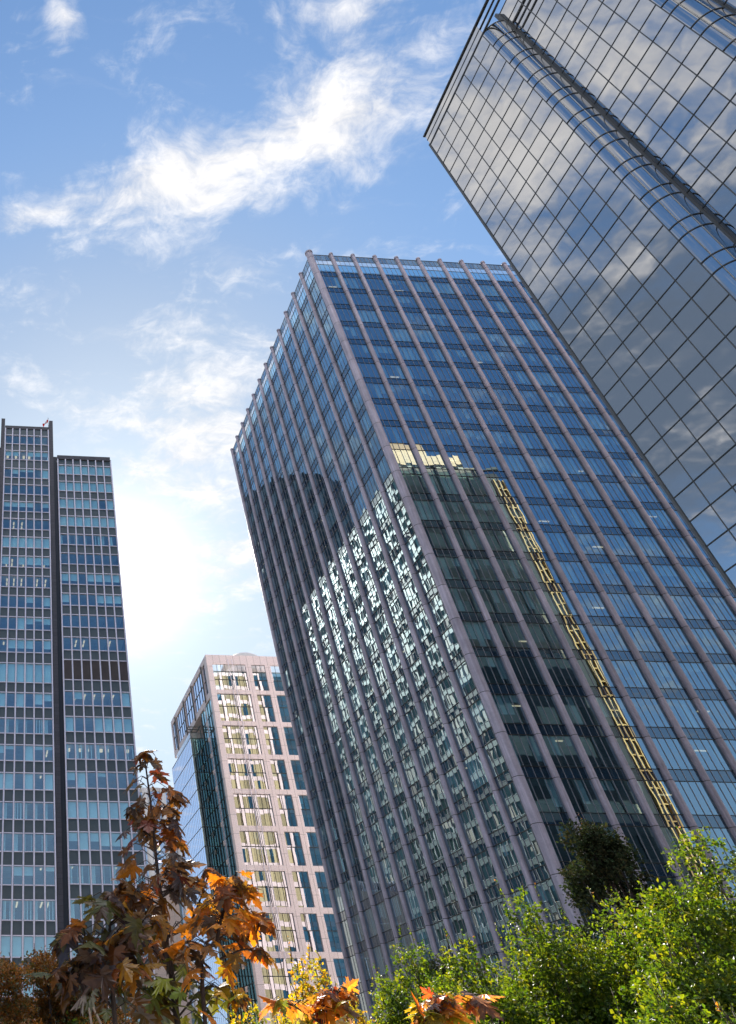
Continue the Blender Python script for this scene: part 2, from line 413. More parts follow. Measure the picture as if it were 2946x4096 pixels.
# ================================================================== blue tower with mauve pilasters
def blue_tower():
    X0, Y0 = 48.5, 66.0
    BR, BL, NR, NL = 3.62, 3.86, 11, 12
    X1, Y1 = X0 + BR * NR, Y0 + BL * NL
    J0, FH = 101.80, 4.123
    joints = [J0 - FH * k for k in range(0, 26)]
    joints = [j for j in joints if j > GROUND + 1.5]
    T = Thing('office_tower', (X0, Y0, GROUND), 'blue glass office tower with rounded mauve stone pilasters on both fronts', 'building')
    MATL = [M_glassM, M_spanM, M_clearM, M_frostM, M_thin, M_darkmetal, M_blindM]
    def strip(P, w, npan, left):
        mb = MB()
        e = [w * k / npan for k in range(npan + 1)]
        def row(z0, z1, mi, tilt):
            for k in range(npan): pane(mb, P, e[k], e[k + 1], z0, z1, mi, tilt)
        for j in joints:
            row(j, j + 1.1, 1, 0.0014)
            row(j - (FH - 1.1), j, 0, 0.0018 if not left else 0.0019)
            fbox(mb, P, 0, w, 0, 0.05, j - 0.035, j + 0.035, 5)
            fbox(mb, P, 0, w, 0, 0.05, j + 1.07, j + 1.13, 5)
            # roller blinds behind the glass
            mode = rnd.random()
            drop0 = rnd.choice((0.9, 1.4, 2.0, 2.9, 2.9)) 
            for k in range(npan):
                if mode < (0.42 if not left else 0.30): 
                    if rnd.random() < 0.75:
                        d = drop0 if rnd.random() < 0.7 else rnd.uniform(0.5, 2.9)
                        mb.face([P(e[k] + .05, -0.22, j - d), P(e[k + 1] - .05, -0.22, j - d), P(e[k + 1] - .05, -0.22, j - .02), P(e[k] + .05, -0.22, j - .02)], 6)
                elif rnd.random() < 0.10:
                    d = rnd.uniform(0.8, 2.9)
                    mb.face([P(e[k] + .05, -0.22, j - d), P(e[k + 1] - .05, -0.22, j - d), P(e[k + 1] - .05, -0.22, j - .02), P(e[k] + .05, -0.22, j - .02)], 6)
        zt = J0 + 1.1
        row(zt, zt + 2.05, 0, 0.002)
        row(zt + 2.05, zt + 3.2, 2, 0.001)
        row(zt + 3.2, zt + 4.55, 3, 0.001)
        for z in (zt + 2.05, zt + 3.2): fbox(mb, P, 0, w, 0, 0.05, z - .03, z + .03, 5)
        for k in range(npan + 1):
            fbox(mb, P, e[k] - .02, e[k] + .02, 0, 0.045, GROUND + .2, zt + 4.5, 4)
        return mb
    for i in range(NR):
        P = frame_pt((X0 + BR * i + 0.30, Y0 + 0.14), (1, 0), (0, -1))
        T.part('window_strip', strip(P, BR - 0.60, 4, False), MATL)
    for i in range(NL):
        P = frame_pt((X0 + 0.14, Y0 + BL * i + 0.30), (0, 1), (-1, 0))
        T.part('window_strip', strip(P, BL - 0.60, 4, True), MATL)
    # pilasters
    def pil(x, y, r, ztop, flute=False):
        mb = MB(); n = 18
        prof = []
        for q in range(n):
            rr = r * (0.965 if (flute and q % 2) else 1.0)
            prof.append((x + rr * math.cos(2 * math.pi * q / n), y + rr * math.sin(2 * math.pi * q / n)))
        core = [(x + r * .94 * math.cos(2 * math.pi * q / n), y + r * .94 * math.sin(2 * math.pi * q / n)) for q in range(n)]
        zs = [GROUND + .02] + sorted(joints) + [J0 + FH + 0.2, ztop - .35]
        for a, b in zip(zs[:-1], zs[1:]): mb.prism(prof, a + .03, b - .03, 0, True, caps=False)
        cap = [(x + r * 1.12 * math.cos(2 * math.pi * q / n), y + r * 1.12 * math.sin(2 * math.pi * q / n)) for q in range(n)]
        mb.prism(cap, ztop - .33, ztop, 0, True, caps=False); mb.face([(p[0], p[1], ztop) for p in cap], 0)
        mb.prism(core, GROUND + .01, ztop - .34, 1, True, caps=False)
        return mb
    T.part('pilaster', pil(X0, Y0, 0.52, 107.95, True), [M_stone, M_groove])
    for i in range(1, NR + 1): T.part('pilaster', pil(X0 + BR * i, Y0, 0.30, 107.88), [M_stone, M_groove])
    for i in range(1, NL + 1): T.part('pilaster', pil(X0, Y0 + BL * i, 0.29, 107.88), [M_stone, M_groove])
    mb = MB()
    mb.box(X0 + .2, X1, Y0 + .15, Y0 + .75, 107.42, 107.72, 0)
    mb.box(X0 + .15, X0 + .75, Y0 + .76, Y1, 107.42, 107.72, 0)
    T.part('coping', mb, M_darkmetal)
    # plain rear walls
    mb = MB()
    P = frame_pt((X1, Y0 + .45), (0, 1), (1, 0))
    for j in joints:
        for k in range(NL):
            pane(mb, P, k * BL + .02, (k + 1) * BL - .02, j, j + 1.1, 1, 0.002); pane(mb, P, k * BL + .02, (k + 1) * BL - .02, j - 3.02, j, 1, 0.002)
    P = frame_pt((X0 + .45, Y1), (1, 0), (0, 1))
    for j in joints:
        for k in range(NR):
            for q in range(3): pane(mb, P, k * BR + .4 + .94 * q, k * BR + 1.3 + .94 * q, j - 3.02, j, (0 if rnd.random() < .85 else 3) if k < 7 else 3, 0.002)
        fbox(mb, P, 0, BR * 7, -.2, .03, j + .02, j + 1.08, 2); fbox(mb, P, BR * 7 + .01, BR * NR, -.2, .03, j + .02, j + 1.08, 1)
    for k in range(NR + 1): fbox(mb, P, k * BR - .35, k * BR + .35, -.2, .45, GROUND, 107, 2)
    T.part('rear_wall', mb, [M_glassS, M_spanM, M_stone, M_rearblue])
    mb = MB(); mb.box(X0 + 7, X1 - 6, Y0 + 8, Y1 - 7, GROUND, 104.2)
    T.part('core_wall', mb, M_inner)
    for n, j in enumerate(joints):
        mb = MB()
        mb.box(X0 + .75, X1 - .1, Y0 + .75, Y1 - .1, j + .25, j + .9, 0)
        if n % 1 == 0:
            for q in range(7):
                x = X0 + 2.0 + rnd.random() * (X1 - X0 - 5)
                y = Y0 + rnd.uniform(1.6, 4.5)
                if rnd.random() < 0.22: mb.box(x, x + 1.3, y, y + .18, j + .15, j + .22, 1)
            for q in range(3):
                y = Y0 + 2.0 + rnd.random() * (Y1 - Y0 - 5)
                x = X0 + rnd.uniform(1.6, 4.0)
                if rnd.random() < 0.15: mb.box(x, x + .18, y, y + 0.5, j + .15, j + .22, 1)
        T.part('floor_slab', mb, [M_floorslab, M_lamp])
    mb = MB(); mb.box(X0 + .8, X1 - .2, Y0 + .8, Y1 - .2, 103.6, 104.3)
    T.part('roof', mb, M_roof)
blue_tower()

# ================================================================== mirror tower with rounded bays
def mirror_tower():
    K = 1.617
    XA = 48.5; YF = 38.73
    MOD = 1.885; ROW = 2.125; ZT = 87.3
    rows = []
    z = ZT
    while z > GROUND + .3: rows.append(z); z -= ROW
    rows.append(GROUND + .05)
    T = Thing('mirror_tower', (XA, 15, GROUND), 'grey mirror glass tower with dark mullion grid and rounded vertical bay corners', 'building')
    MATL = [M_glassR, M_darkmetal, M_greymetal]
    def flat(P, us, zrows, hw=0.042, vw=0.034, skip=None):
        mb = MB()
        for a, b in zip(zrows[1:], zrows[:-1]):
            for u0, u1 in zip(us[:-1], us[1:]): pane(mb, P, u0, u1, a, b, 0, 0.0022)
        for z in zrows[:-1]: fbox(mb, P, us[0], us[-1], 0.0, 0.035, z - hw, z + hw, 1)
        for u in us: fbox(mb, P, u - vw, u + vw, 0.0, 0.025, zrows[-1], zrows[0], 2)
        return mb
    def bay(cx, cy_, r, zrows):
        """quarter round from facing -X to facing -Y"""
        mb = MB(); n = 14
        pr = [(cx - r * math.cos(t), cy_ - r * math.sin(t)) for t in [math.pi / 2 * k / n for k in range(n + 1)]]
        po = [(cx - (r + .05) * math.cos(t), cy_ - (r + .05) * math.sin(t)) for t in [math.pi / 2 * k / n for k in range(n + 1)]]
        zz = list(zrows)
        for a, b in zip(zz[1:], zz[:-1]):
            b0 = len(mb.v)
            mb.v += [(p[0], p[1], a) for p in pr] + [(p[0], p[1], b) for p in pr]
            for k in range(n):
                mb.f.append((b0 + k, b0 + k + 1, b0 + n + 2 + k, b0 + n + 1 + k)); mb.m.append(0); mb.sm.append(True); mb.c.append(None)
        for z in zz[:-1]:
            for k in range(n):
                for (za, zb) in ((z - .045, z + .045),):
                    mb.face([(*po[k], za), (*po[k + 1], za), (*po[k + 1], zb), (*po[k], zb)], 1)
                    mb.face([(*pr[k], za), (*pr[k + 1], za), (*po[k + 1], za), (*po[k], za)], 1)
                    mb.face([(*pr[k], zb), (*po[k], zb), (*po[k + 1], zb), (*pr[k + 1], zb)], 1)
        for t in (math.pi / 6, math.pi / 3):
            c, s_ = math.cos(t), math.sin(t)
            mb.tube([(cx - r * c, cy_ - r * s_, zz[-1]), (cx - r * c, cy_ - r * s_, zz[0])], [.045, .045], 5, 2)
        return mb
    bayrows = []
    z = ZT - 0.2
    for k in range(0, 21):
        f = ZT - 2 * ROW * k
        if f - 2 * ROW < GROUND: break
        bayrows += [f, f - ROW * 0.0 - 2.9] if k else [f, f - 2.9]
    bayrows = sorted(set(round(b, 3) for b in bayrows if b > GROUND + .2), reverse=True) + [GROUND + .05]
    XB, XC = XA + 1.9, XA + 3.8
    r = 1.45
    # first section (far end)
    YA = YF - 6 * MOD
    P = frame_pt((XA, YF), (0, -1), (-1, 0))
    T.part('curtain_wall', flat(P, [MOD * k for k in range(7)], rows), MATL)
    T.part('rounded_bay', bay(XA + r, YA, r, bayrows), MATL)
    yb = YA - r
    mb = MB(); mb.box(XA + r, XB + .01, yb + .02, yb + .30, GROUND, ZT + ROW)
    T.part('shadow_jamb', mb, M_greymetal)
    # second section
    n2 = 4; y0 = yb + .02
    P = frame_pt((XB, y0), (0, -1), (-1, 0))
    us = [0.0] + [0.0 + MOD * k for k in range(1, n2 + 1)]
    T.part('curtain_wall', flat(P, us, [ZT + ROW] + rows), MATL)
    YB = y0 - us[-1]
    T.part('rounded_bay', bay(XB + r, YB, r, bayrows), MATL)
    yb2 = YB - r
    mb = MB(); mb.box(XB + r, XC + .01, yb2 + .02, yb2 + .30, GROUND, ZT + ROW)
    T.part('shadow_jamb', mb, M_greymetal)
    y0 = yb2 + .02
    P = frame_pt((XC, y0), (0, -1), (-1, 0))
    us = [MOD * k for k in range(0, 11)]
    T.part('curtain_wall', flat(P, us, [ZT + ROW] + rows), MATL)
    YE = y0 - us[-1]
    # corner post at the far edge
    mb = MB(); mb.box(XA - .06, XA + .25, YF + .01, YF + .22, GROUND, ZT + .3)
    T.part('corner_post', mb, M_greymetal)
    # stepped parapet of dark rails with glass between them
    mb = MB()
    for (z, h, off) in ((ZT + .10, .16, .06), (ZT + 1.10, .12, .05), (ZT + 2.15, .20, .14)):
        mb.box(XA - off, XA + .12, YE + 1, YF + off, z - h / 2, z + h / 2, 1)
    mb.box(XA - .02, XA + .02, YA - .2, YF, ZT + .2, ZT + 2.1, 0)
    mb.box(XA + .5, 87.6, YF - .4, YF + .05, ZT + .2, ZT + .7, 1)
    T.part('parapet', mb, MATL)
    # north front facing the blue tower: ribbon windows and pale bands, with a slim ladder of fins at the end
    mb = MB()
    P = frame_pt((XA + .3, YF), (1, 0), (0, 1))
    Wd = 87.6 - XA - .3
    f = ZT; k = 0
    while f > 2:
        fbox(mb, P, 0, Wd - 3.2, -0.4, 0.02, f - 1.55, f, 1 if f > 50 else 4)
        nb = 12
        for q in range(nb):
            pane(mb, P, (Wd - 3.2) * q / nb + .05, (Wd - 3.2) * (q + 1) / nb - .05, f - 4.25, f - 1.55, 0 if (f > 55 or rnd.random() < .35) else 3, 0.002, -0.05)
        f -= 4.25; k += 1
    for u in [ (Wd - 3.2) * q / 12 for q in range(13)]: fbox(mb, P, u - .12, u + .12, -.3, .08, GROUND, ZT, 2)
    T.part('north_wall', mb, [M_glassN, solid('tan metal band', (0.30, 0.26, 0.19), 0.5), M_greymetal, M_void, M_darkmetal])
    mb = MB()
    for u in (Wd - 1.7, Wd - .9, Wd - .15): fbox(mb, P, u - .09, u + .09, -.2, .18, GROUND, ZT - 2, 0)
    f = ZT - 4
    while f > 2: fbox(mb, P, Wd - 1.8, Wd - .1, -.15, .12, f - .07, f + .07, 0); f -= 2.125
    fbox(mb, P, Wd - 3.2, Wd, -.5, -.21, GROUND, ZT - 2, 1)
    T.part('fin_ladder', mb, [solid('gold tinted metal', (0.55, 0.34, 0.13), 0.4), M_darkmetal])
    mb = MB(); mb.box(62, 87, 14, YF - 6, ZT + .5, 96.0, 0); mb.box(62, 81, 16, YF - 6.6, 96.01, 99.6, 0)
    T.part('penthouse', mb, blocks('beige penthouse cladding', (0.60, 0.40, 0.23), (0.42, 0.28, 0.15), 3.0, 1.6, 0.6, 0.06, 0.05))
    mb = MB(); mb.box(XC + .3, 87.4, YE + .1, YF - .45, GROUND, ZT - .2)
    T.part('rear_wall', mb, M_darkmetal)
mirror_tower()

# ================================================================== slab tower on the left
def slab_tower():
    Y0 = 93.0
    T = Thing('slab_tower', (9, Y0, GROUND), 'slender grey slab tower with pale mullions, slate spandrels and dark stone piers', 'building')
    left_s = [88.45, 84.82, 80.82, 77.30, 73.74, 70.24, 66.71, 63.10, 59.56, 56.05, 52.49, 48.92, 44.44, 40.92, 37.35, 33.80, 30.24, 26.70, 23.10, 19.52, 15.95, 12.40, 8.83, 5.26, 1.7]
    right_s = [82.02, 78.40, 74.79, 71.20, 67.60, 63.98, 60.36, 56.74, 53.15, 49.52, 45.03, 41.36, 37.77, 34.17, 30.56, 26.95, 23.37, 19.71, 16.08, 12.46, 8.88, 5.28, 1.7]
    XL = [0.75 + 1.237 * k for k in range(7)]
    XR = [9.70 + 1.278 * k for k in range(8)]
    DEEP = 12.0
    def wing(xs, sills, ztop, louver_idx):
        w0, w1 = xs[0], xs[-1]
        nw = len(xs) - 1
        prev = ztop
        for i, s_ in enumerate(sills):
            wh = 2.05
            if louver_idx == ('L', i): wh = 2.85
            if louver_idx == ('R', i): wh = 3.0
            top = s_ + wh
            # spandrel band above this window row
            mb = MB()
            for k in range(nw):
                mb.box(xs[k] + .10, xs[k + 1] - .10, Y0 + .10, Y0 + .20, top + .06, prev - .06, 0)
            T.part('spandrel_band', mb, M_spanL)
            prev = s_
            if louver_idx == ('R', i):
                mb = MB()
                for k in range(nw):
                    z = s_ + .1
                    while z < top - .1:
                        mb.box(xs[k] + .10, xs[k + 1] - .10, Y0 + .06, Y0 + .22, z, z + .085, 0); z += .16
                    mb.box(xs[k] + .10, xs[k + 1] - .10, Y0 + .26, Y0 + .32, s_, top, 1)
                T.part('louvre_panel', mb, [M_louver, M_groove]); continue
            mb = MB()
            P = frame_pt((0, Y0 + .16), (1, 0), (0, -1))
            for k in range(nw):
                pane(mb, P, xs[k] + .09, xs[k + 1] - .09, s_ + .05, top - .05, 0, 0.002)
            win = T.part('ribbon_window', mb, M_glassL)
            # blinds, curtains
            mode = rnd.choice(('up', 'mixed', 'down', 'half', 'side', 'mixed', 'half', 'mixed', 'down') if s_ > 45 else ('side', 'mixed', 'down', 'side', 'down', 'mixed'))
            mb = MB(); any_b = False
            half = rnd.uniform(.8, 1.4)
            for k in range(nw):
                a, b = xs[k] + .12, xs[k + 1] - .12
                y = Y0 + .30
                d = None
                if mode == 'down' and rnd.random() < .85: d = wh
                elif mode == 'mixed' and rnd.random() < .6: d = rnd.choice((wh, wh, .5, 1.0, 1.5))
                elif mode == 'half' and rnd.random() < .8: d = half
                if d:
                    mb.box(a, b, y, y + .02, max(s_ + .05, top - d), top - .02); any_b = True
                elif mode == 'side':
                    wd = rnd.choice((.22, .30, .45))
                    n = 3
                    for q in range(n):
                        ww = wd / n
                        for (q0, q1) in ((a + ww * q, a + ww * (q + 1)),) if rnd.random() < .8 else ((b - ww * (q + 1), b - ww * q),):
                            mb.box(q0 + .01, q1 - .01, y + .03 * (q % 2), y + .05 + .03 * (q % 2), s_ + .05, top - .05)
                    any_b = True
            if any_b: T.part('blind', mb, M_blind, win)
            # ceiling with strip lamps seen from below
            mb = MB()
            lamps = rnd.random() < .5
            nl = rnd.choice((1, 1, 2, 3)); kind = rnd.random()
            if lamps:
                for k in range(nw):
                    if rnd.random() < .6:
                        x = xs[k] + rnd.uniform(.3, .9)
                        if kind < .15:
                            mb.box(x - .15, x + .22, Y0 + 1.0, Y0 + 1.4, top - .62, top - .28)
                        else:
                            for q in range(nl): mb.box(x, x + .17, Y0 + .9 + 1.1 * q, Y0 + 1.7 + 1.1 * q, top - .09, top - .04)
                if mb.f: T.part('ceiling_lamp', mb, M_lamp, win)
        # floors and back wall inside
        for i, s_ in enumerate(sills):
            mb = MB(); tp = s_ + (3.0 if louver_idx == ('R', i) else 2.05 if louver_idx != ('L', i) else 2.85)
            hi = (sills[i - 1] if i else ztop) - .05
            mb.box(w0 + .1, w1 - .1, Y0 + .40, Y0 + DEEP - .3, tp, hi)
            T.part('floor_slab', mb, M_ceil)
        mb = MB(); mb.box(w0 + .1, w1 - .1, Y0 + 6.0, Y0 + 6.2, GROUND, ztop - .4)
        for x in xs[1::2]:
            if rnd.random() < .8: mb.box(x - .05, x + .05, Y0 + 2.2, Y0 + 5.9, GROUND, ztop - .5)
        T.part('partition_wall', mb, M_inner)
        for x in xs:
            mb = MB()
            mb.box(x - .085, x + .085, Y0 - .10, Y0 + .20, GROUND, ztop, 0)
            mb.box(x - .115, x - .087, Y0 + .02, Y0 + .20, GROUND, ztop - .02, 1)
            mb.box(x + .087, x + .115, Y0 + .02, Y0 + .20, GROUND, ztop - .02, 1)
            T.part('mullion', mb, [M_alu, M_thin])
        zs = []
        for i, s_ in enumerate(sills):
            wh = 3.0 if louver_idx == ('R', i) else (2.85 if louver_idx == ('L', i) else 2.05)
            zs += [s_, s_ + wh]
        for z in zs:
            mb = MB()
            for k in range(nw):
                mb.box(xs[k] + .117, xs[k + 1] - .117, Y0 - .01, Y0 + .19, z - .055, z + .055, 0)
            T.part('transom', mb, M_alu)
    wing(XL, left_s, 92.05, ('L', 12))
    wing(XR, right_s, 85.3, ('R', 10))
    # copings
    mb = MB(); mb.box(0.66, 8.30, Y0 + .02, Y0 + .6, 92.08, 92.75)
    T.part('coping', mb, M_pierL)
    mb = MB(); mb.box(9.62, 18.62, Y0 + .05, Y0 + .6, 85.45, 86.25); mb.box(9.5, 18.75, Y0 - .08, Y0 + .3, 85.32, 85.44)
    T.part('coping', mb, M_pierL)
    # piers: dark stone, rising above the roof
    mb = MB(); mb.box(-.02, .62, Y0 - .15, Y0 + 4, GROUND, 94.25); mb.box(-1.2, -.02, Y0, Y0 + 4, GROUND, 87.4)
    T.part('pier', mb, M_pierL)
    mb = MB(); mb.box(8.34, 8.97, Y0 - .15, Y0 + 4, GROUND, 94.2)
    T.part('pier', mb, M_pierL)
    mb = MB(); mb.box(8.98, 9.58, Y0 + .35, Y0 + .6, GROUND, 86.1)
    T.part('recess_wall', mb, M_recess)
    # side and rear walls
    mb = MB()
    mb.box(18.72, 18.735, Y0 + .21, Y0 + DEEP, GROUND, 85.3, 0)
    mb.box(9.6, 18.7, Y0 + DEEP - .2, Y0 + DEEP, GROUND, 85.3, 0)
    mb.box(-1.2, 9.55, Y0 + DEEP - .2, Y0 + DEEP, GROUND, 92, 0)
    mb.box(9.6, 18.7, Y0 + .7, Y0 + DEEP - .25, 84.6, 85.25, 1)
    mb.box(.7, 8.3, Y0 + .7, Y0 + DEEP - .25, 91.0, 91.9, 1)
    T.part('rear_wall', mb, [M_spanL, M_roof])
    return Y0
slab_tower()

# flag on the roof of the slab tower
def flag():
    x, y = 8.22, 93.4
    T = Thing('flagpole', (x, y, 91.9), 'thin flagpole flying a red and white maple leaf flag on the slab tower roof', 'flag')
    mb = MB(); mb.tube([(x, y, 91.9), (x, y, 95.3)], [.035, .03], 8); mb.tube([(x, y, 95.28), (x, y, 95.42)], [.055, .055], 8)
    T.part('pole', mb, M_greymetal)
    nU, nV = 24, 10
    L, H = 1.75, 0.95
    def F(u, v, side=0.0):
        # droops away from the pole in soft folds
        a = u * L
        sx = -a * .50
        sz = -a * .80 * (1 - .12 * v)
        fold = .10 * math.sin(u * 9 + v * 2) * u
        return (x - .03 + sx + fold, y + .16 * math.sin(u * 7 + v * 3) * u + side, 95.1 + sz - (1 - v) * H * (.75 - .25 * u))
    mb = MB()
    for i in range(nU):
        mi = 0 if (i < nU / 4 or i >= nU * 3 / 4) else 1
        for j in range(nV):
            mb.face([F(i / nU, j / nV), F((i + 1) / nU, j / nV), F((i + 1) / nU, (j + 1) / nV), F(i / nU, (j + 1) / nV)], mi, True)
    leaf = [(0, .46), (.08, .30), (.17, .34), (.14, .12), (.26, .24), (.30, .17), (.42, .18), (.38, .06), (.44, .01), (.22, -.16), (.25, -.26), (.03, -.23), (.03, -.44)]
    leaf = leaf + [(-a, b) for a, b in reversed(leaf[1:])]
    for sgn in (-.012, .012):
        pts = [F(.5 + a * .42, .5 + b * .80, sgn) for a, b in leaf]
        cpt = F(.5, .5, sgn)
        for k in range(len(pts)): mb.face([cpt, pts[k], pts[(k + 1) % len(pts)]], 0, True)
    T.part('flag_cloth', mb, [M_red, M_white])
flag()

# ================================================================== pink stone tower
def pink_tower():
    Y0, X0 = 150.0, 47.96
    X1 = 67.5
    ZT = 79.65
    T = Thing('pink_office_block', (X0, Y0, GROUND), 'pale pink stone office block with gridded windows and a hanging glass side', 'building')
    rows = [(71.27, 75.68)] + [(64.1 - 7.14 * k, 70.33 - 7.14 * k - (.08 if k else 0)) for k in range(0, 10)]
    rows = [r for r in rows if r[0] > GROUND]
    cols = [(49.2, 56.75, 8), (58.05, 61.15, 3), (62.42, 65.55, 3)] + [(66.8 + 4.37 * k, 69.93 + 4.37 * k, 3) for k in range(6)]
    cols = [c for c in cols if c[1] < X1 - .5]
    mb = MB()
    YB = Y0 + .5
    edges = [X0] + [e for c in cols for e in (c[0], c[1])] + [X1]
    piers = [(edges[k], edges[k + 1]) for k in range(0, len(edges), 2)]
    for k, (a, b) in enumerate(piers): mb.box(a, b, Y0, YB, GROUND, ZT)
    zb = sorted([(r[0], r[1]) for r in rows])
    bands = [(GROUND, zb[0][0])] + [(zb[k][1], zb[k + 1][0]) for k in range(len(zb) - 1)] + [(77.45, ZT)]
    for (a, b) in bands:
        for c in cols: mb.box(c[0] + .0, c[1], Y0 + .004, YB, a, b)
    T.part('front_wall', mb, M_pink)
    for r in rows:
        for c in cols:
            mb = MB()
            P = frame_pt((c[0], Y0 + .34), (1, 0), (0, -1)); w = c[1] - c[0]
            mid = (r[0] + r[1]) / 2 + .3
            for k in range(c[2]):
                for (a, b) in ((r[0], mid), (mid, r[1])):
                    pane(mb, P, w * k / c[2], w * (k + 1) / c[2], a, b, 0, 0.0016)
            for k in range(1, c[2]): fbox(mb, P, w * k / c[2] - .035, w * k / c[2] + .035, 0, .07, r[0], r[1], 1)
            fbox(mb, P, 0, w, 0, .08, mid - .07, mid + .07, 1)
            for k in range(c[2]):
                if rnd.random() < .45:
                    d = rnd.uniform(.4, 1.6)
                    for zt in (mid - .1, r[1] - .05):
                        if rnd.random() < .7: mb.face([P(w * k / c[2] + .05, -.2, zt - d), P(w * (k + 1) / c[2] - .05, -.2, zt - d), P(w * (k + 1) / c[2] - .05, -.2, zt), P(w * k / c[2] + .05, -.2, zt)], 2)
            T.part('window', mb, [M_glassB, M_darkmetal, M_blindM])
    # open screen at roof level
    for c in cols:
        mb = MB(); P = frame_pt((c[0], Y0 + .22), (1, 0), (0, -1)); w = c[1] - c[0]
        for k in range(c[2]): pane(mb, P, w * k / c[2], w * (k + 1) / c[2], 75.75, 77.45, 0, 0.001)
        for k in range(1, c[2]): fbox(mb, P, w * k / c[2] - .035, w * k / c[2] + .035, 0, .07, 75.75, 77.45, 1)
        fbox(mb, P, 0, w, -.02, .08, 75.62, 75.75, 1)
        T.part('roof_screen', mb, [M_clearM, M_darkmetal])
    for k in range(14):
        mb = MB()
        z = rows[0][0] - .5 - 3.565 * k * 2
    # slim paired rods down the front
    for x in (52.85, 53.75):
        mb = MB(); mb.box(x - .05, x + .05, Y0 - .30, Y0 - .20, 20, 78.6)
        T.part('facade_rod', mb, M_alu)
    # side: hanging upper box
    YE = 188.3
    mb = MB()
    mb.box(X0, X0 + .5, Y0 + .51, YE, 78.35, ZT)
    mb.box(X0, X0 + .5, Y0 + .51, YE, 69.95, 71.3)
    ys = [(152.0, 154.2), (155.1, 164.2), (165.2, 172.7), (173.8, 182.5), (183.7, 187.2)]
    prev = Y0 + .51
    for (a, b) in ys + [(YE, YE)]:
        mb.box(X0 + .003, X0 + .5, prev, a, 71.3, 78.35); prev = b
    mb.box(X0 + .01, X0 + .5, Y0 + .51, 151.3, GROUND, 69.9)
    mb.box(X0 + .5, X1, Y0 + 12, YE, 69.95, 70.6)
    T.part('side_wall', mb, M_pink)
    for (a, b) in ys:
        mb = MB(); P = frame_pt((X0 + .2, b), (0, -1), (-1, 0)); w = b - a; n = max(2, round(w / 2.2))
        for k in range(n):
            pane(mb, P, w * k / n, w * (k + 1) / n, 71.3, 74.6, 0, .003); pane(mb, P, w * k / n, w * (k + 1) / n, 74.6, 78.35, 0, .003)
        for k in range(1, n): fbox(mb, P, w * k / n - .05, w * k / n + .05, 0, .1, 71.3, 78.35, 1)
        fbox(mb, P, 0, w, 0, .1, 74.54, 74.66, 1)
        T.part('window', mb, [M_glassA, M_darkmetal])
    for y in (154.7, 164.75, 173.3, 183.2):
        mb = MB(); mb.box(X0 - .16, X0 - .02, y - .30, y - .16, 70.2, 78.9); mb.box(X0 - .16, X0 - .02, y + .16, y + .30, 70.2, 78.9)
        T.part('twin_fin', mb, M_greymetal)
    # lower side wall of dark glass with pale floor edges
    z = 69.9
    mb = MB()
    P = frame_pt((X0 + .2, 160.5), (0, -1), (-1, 0)); w = 9.2
    zz = [GROUND] + [70.33 - 3.57 * k for k in range(19, -1, -1)]
    for a, b in zip(zz[:-1], zz[1:]):
        for k in range(5): pane(mb, P, w * k / 5, w * (k + 1) / 5, a, min(b, 69.9), 0, .003)
        fbox(mb, P, 0, w, 0, .08, b - .1, b + .05, 1)
        if rnd.random() < .8: fbox(mb, P, 3.0, 4.2, 0.0, .16, b - 1.0, b - .12, 2)
    for k in range(6): fbox(mb, P, w * k / 5 - .04, w * k / 5 + .04, 0, .12, GROUND, 69.9, 1)
    T.part('side_glazing', mb, [M_glassG, M_darkmetal, M_pink])
    for y in (154.2, 154.9):
        mb = MB(); mb.box(X0 - .5, X0 - .4, y - .05, y + .05, 20, 69.5)
        T.part('facade_rod', mb, M_alu)
    # projecting glass volume
    XG, YG0, YG1, ZG = 44.9, 160.55, 180.0, 64.3
    mb = MB()
    P = frame_pt((XG, YG0), (1, 0), (0, -1))
    zz = [GROUND] + [ZG - 3.8 * k for k in range(17, -1, -1)]
    for a, b in zip(zz[:-1], zz[1:]):
        for k in range(3): pane(mb, P, 1.02 * k, 1.02 * (k + 1), a, b, 0, .003)
        fbox(mb, P, 0, 3.06, 0, .06, b - .09, b + .05, 1)
    for k in range(1, 3): fbox(mb, P, 1.02 * k - .03, 1.02 * k + .03, 0, .05, GROUND, ZG, 1)
    T.part('annex_front', mb, [M_glassG, M_darkmetal])
    mb = MB()
    P = frame_pt((XG, YG1), (0, -1), (-1, 0)); w = YG1 - YG0; n = 14
    for a, b in zip(zz[:-1], zz[1:]):
        for k in range(n): pane(mb, P, w * k / n, w * (k + 1) / n, a, b, 0, .0006)
        fbox(mb, P, 0, w, 0, .05, b - .07, b + .04, 1)
    for k in range(n): fbox(mb, P, w * k / n - .02, w * k / n + .02, 0, .03, GROUND, ZG, 2)
    q = 8
    pr = [(XG + 3.5 - 3.5 * math.cos(t), YG1 + 3.5 * math.sin(t)) for t in [math.pi / 2 * k / q for k in range(q + 1)]]
    for a, b in zip(zz[:-1], zz[1:]):
        for k in range(q): mb.face([(*pr[k + 1], a), (*pr[k], a), (*pr[k], b), (*pr[k + 1], b)], 0, True)
    T.part('annex_side', mb, [M_glassA, M_greymetal, M_alu])
    mb = MB()
    mb.box(XG + .1, XG + 3.0, YG0 + .05, YG0 + .09, ZG + .02, ZG + 1.3, 0)
    mb.box(XG + .05, XG + .09, YG0 + .1, YG0 + 14, ZG + .02, ZG + 1.3, 0)
    T.part('terrace_balustrade', mb, [M_clearM])
    mb = MB()
    for y in (161.5, 163.0, 164.5): mb.box(XG + .4, XG + 2.9, y - .08, y + .08, ZG + 2.9, ZG + 3.1)
    for x in (XG + .3, XG + 1.6, XG + 2.9): mb.box(x - .08, x + .08, 161.2, 165.2, ZG + 3.11, ZG + 3.3)
    for x in (XG + .5, XG + 2.8): mb.box(x - .08, x + .08, 161.4, 161.56, ZG, ZG + 2.89)
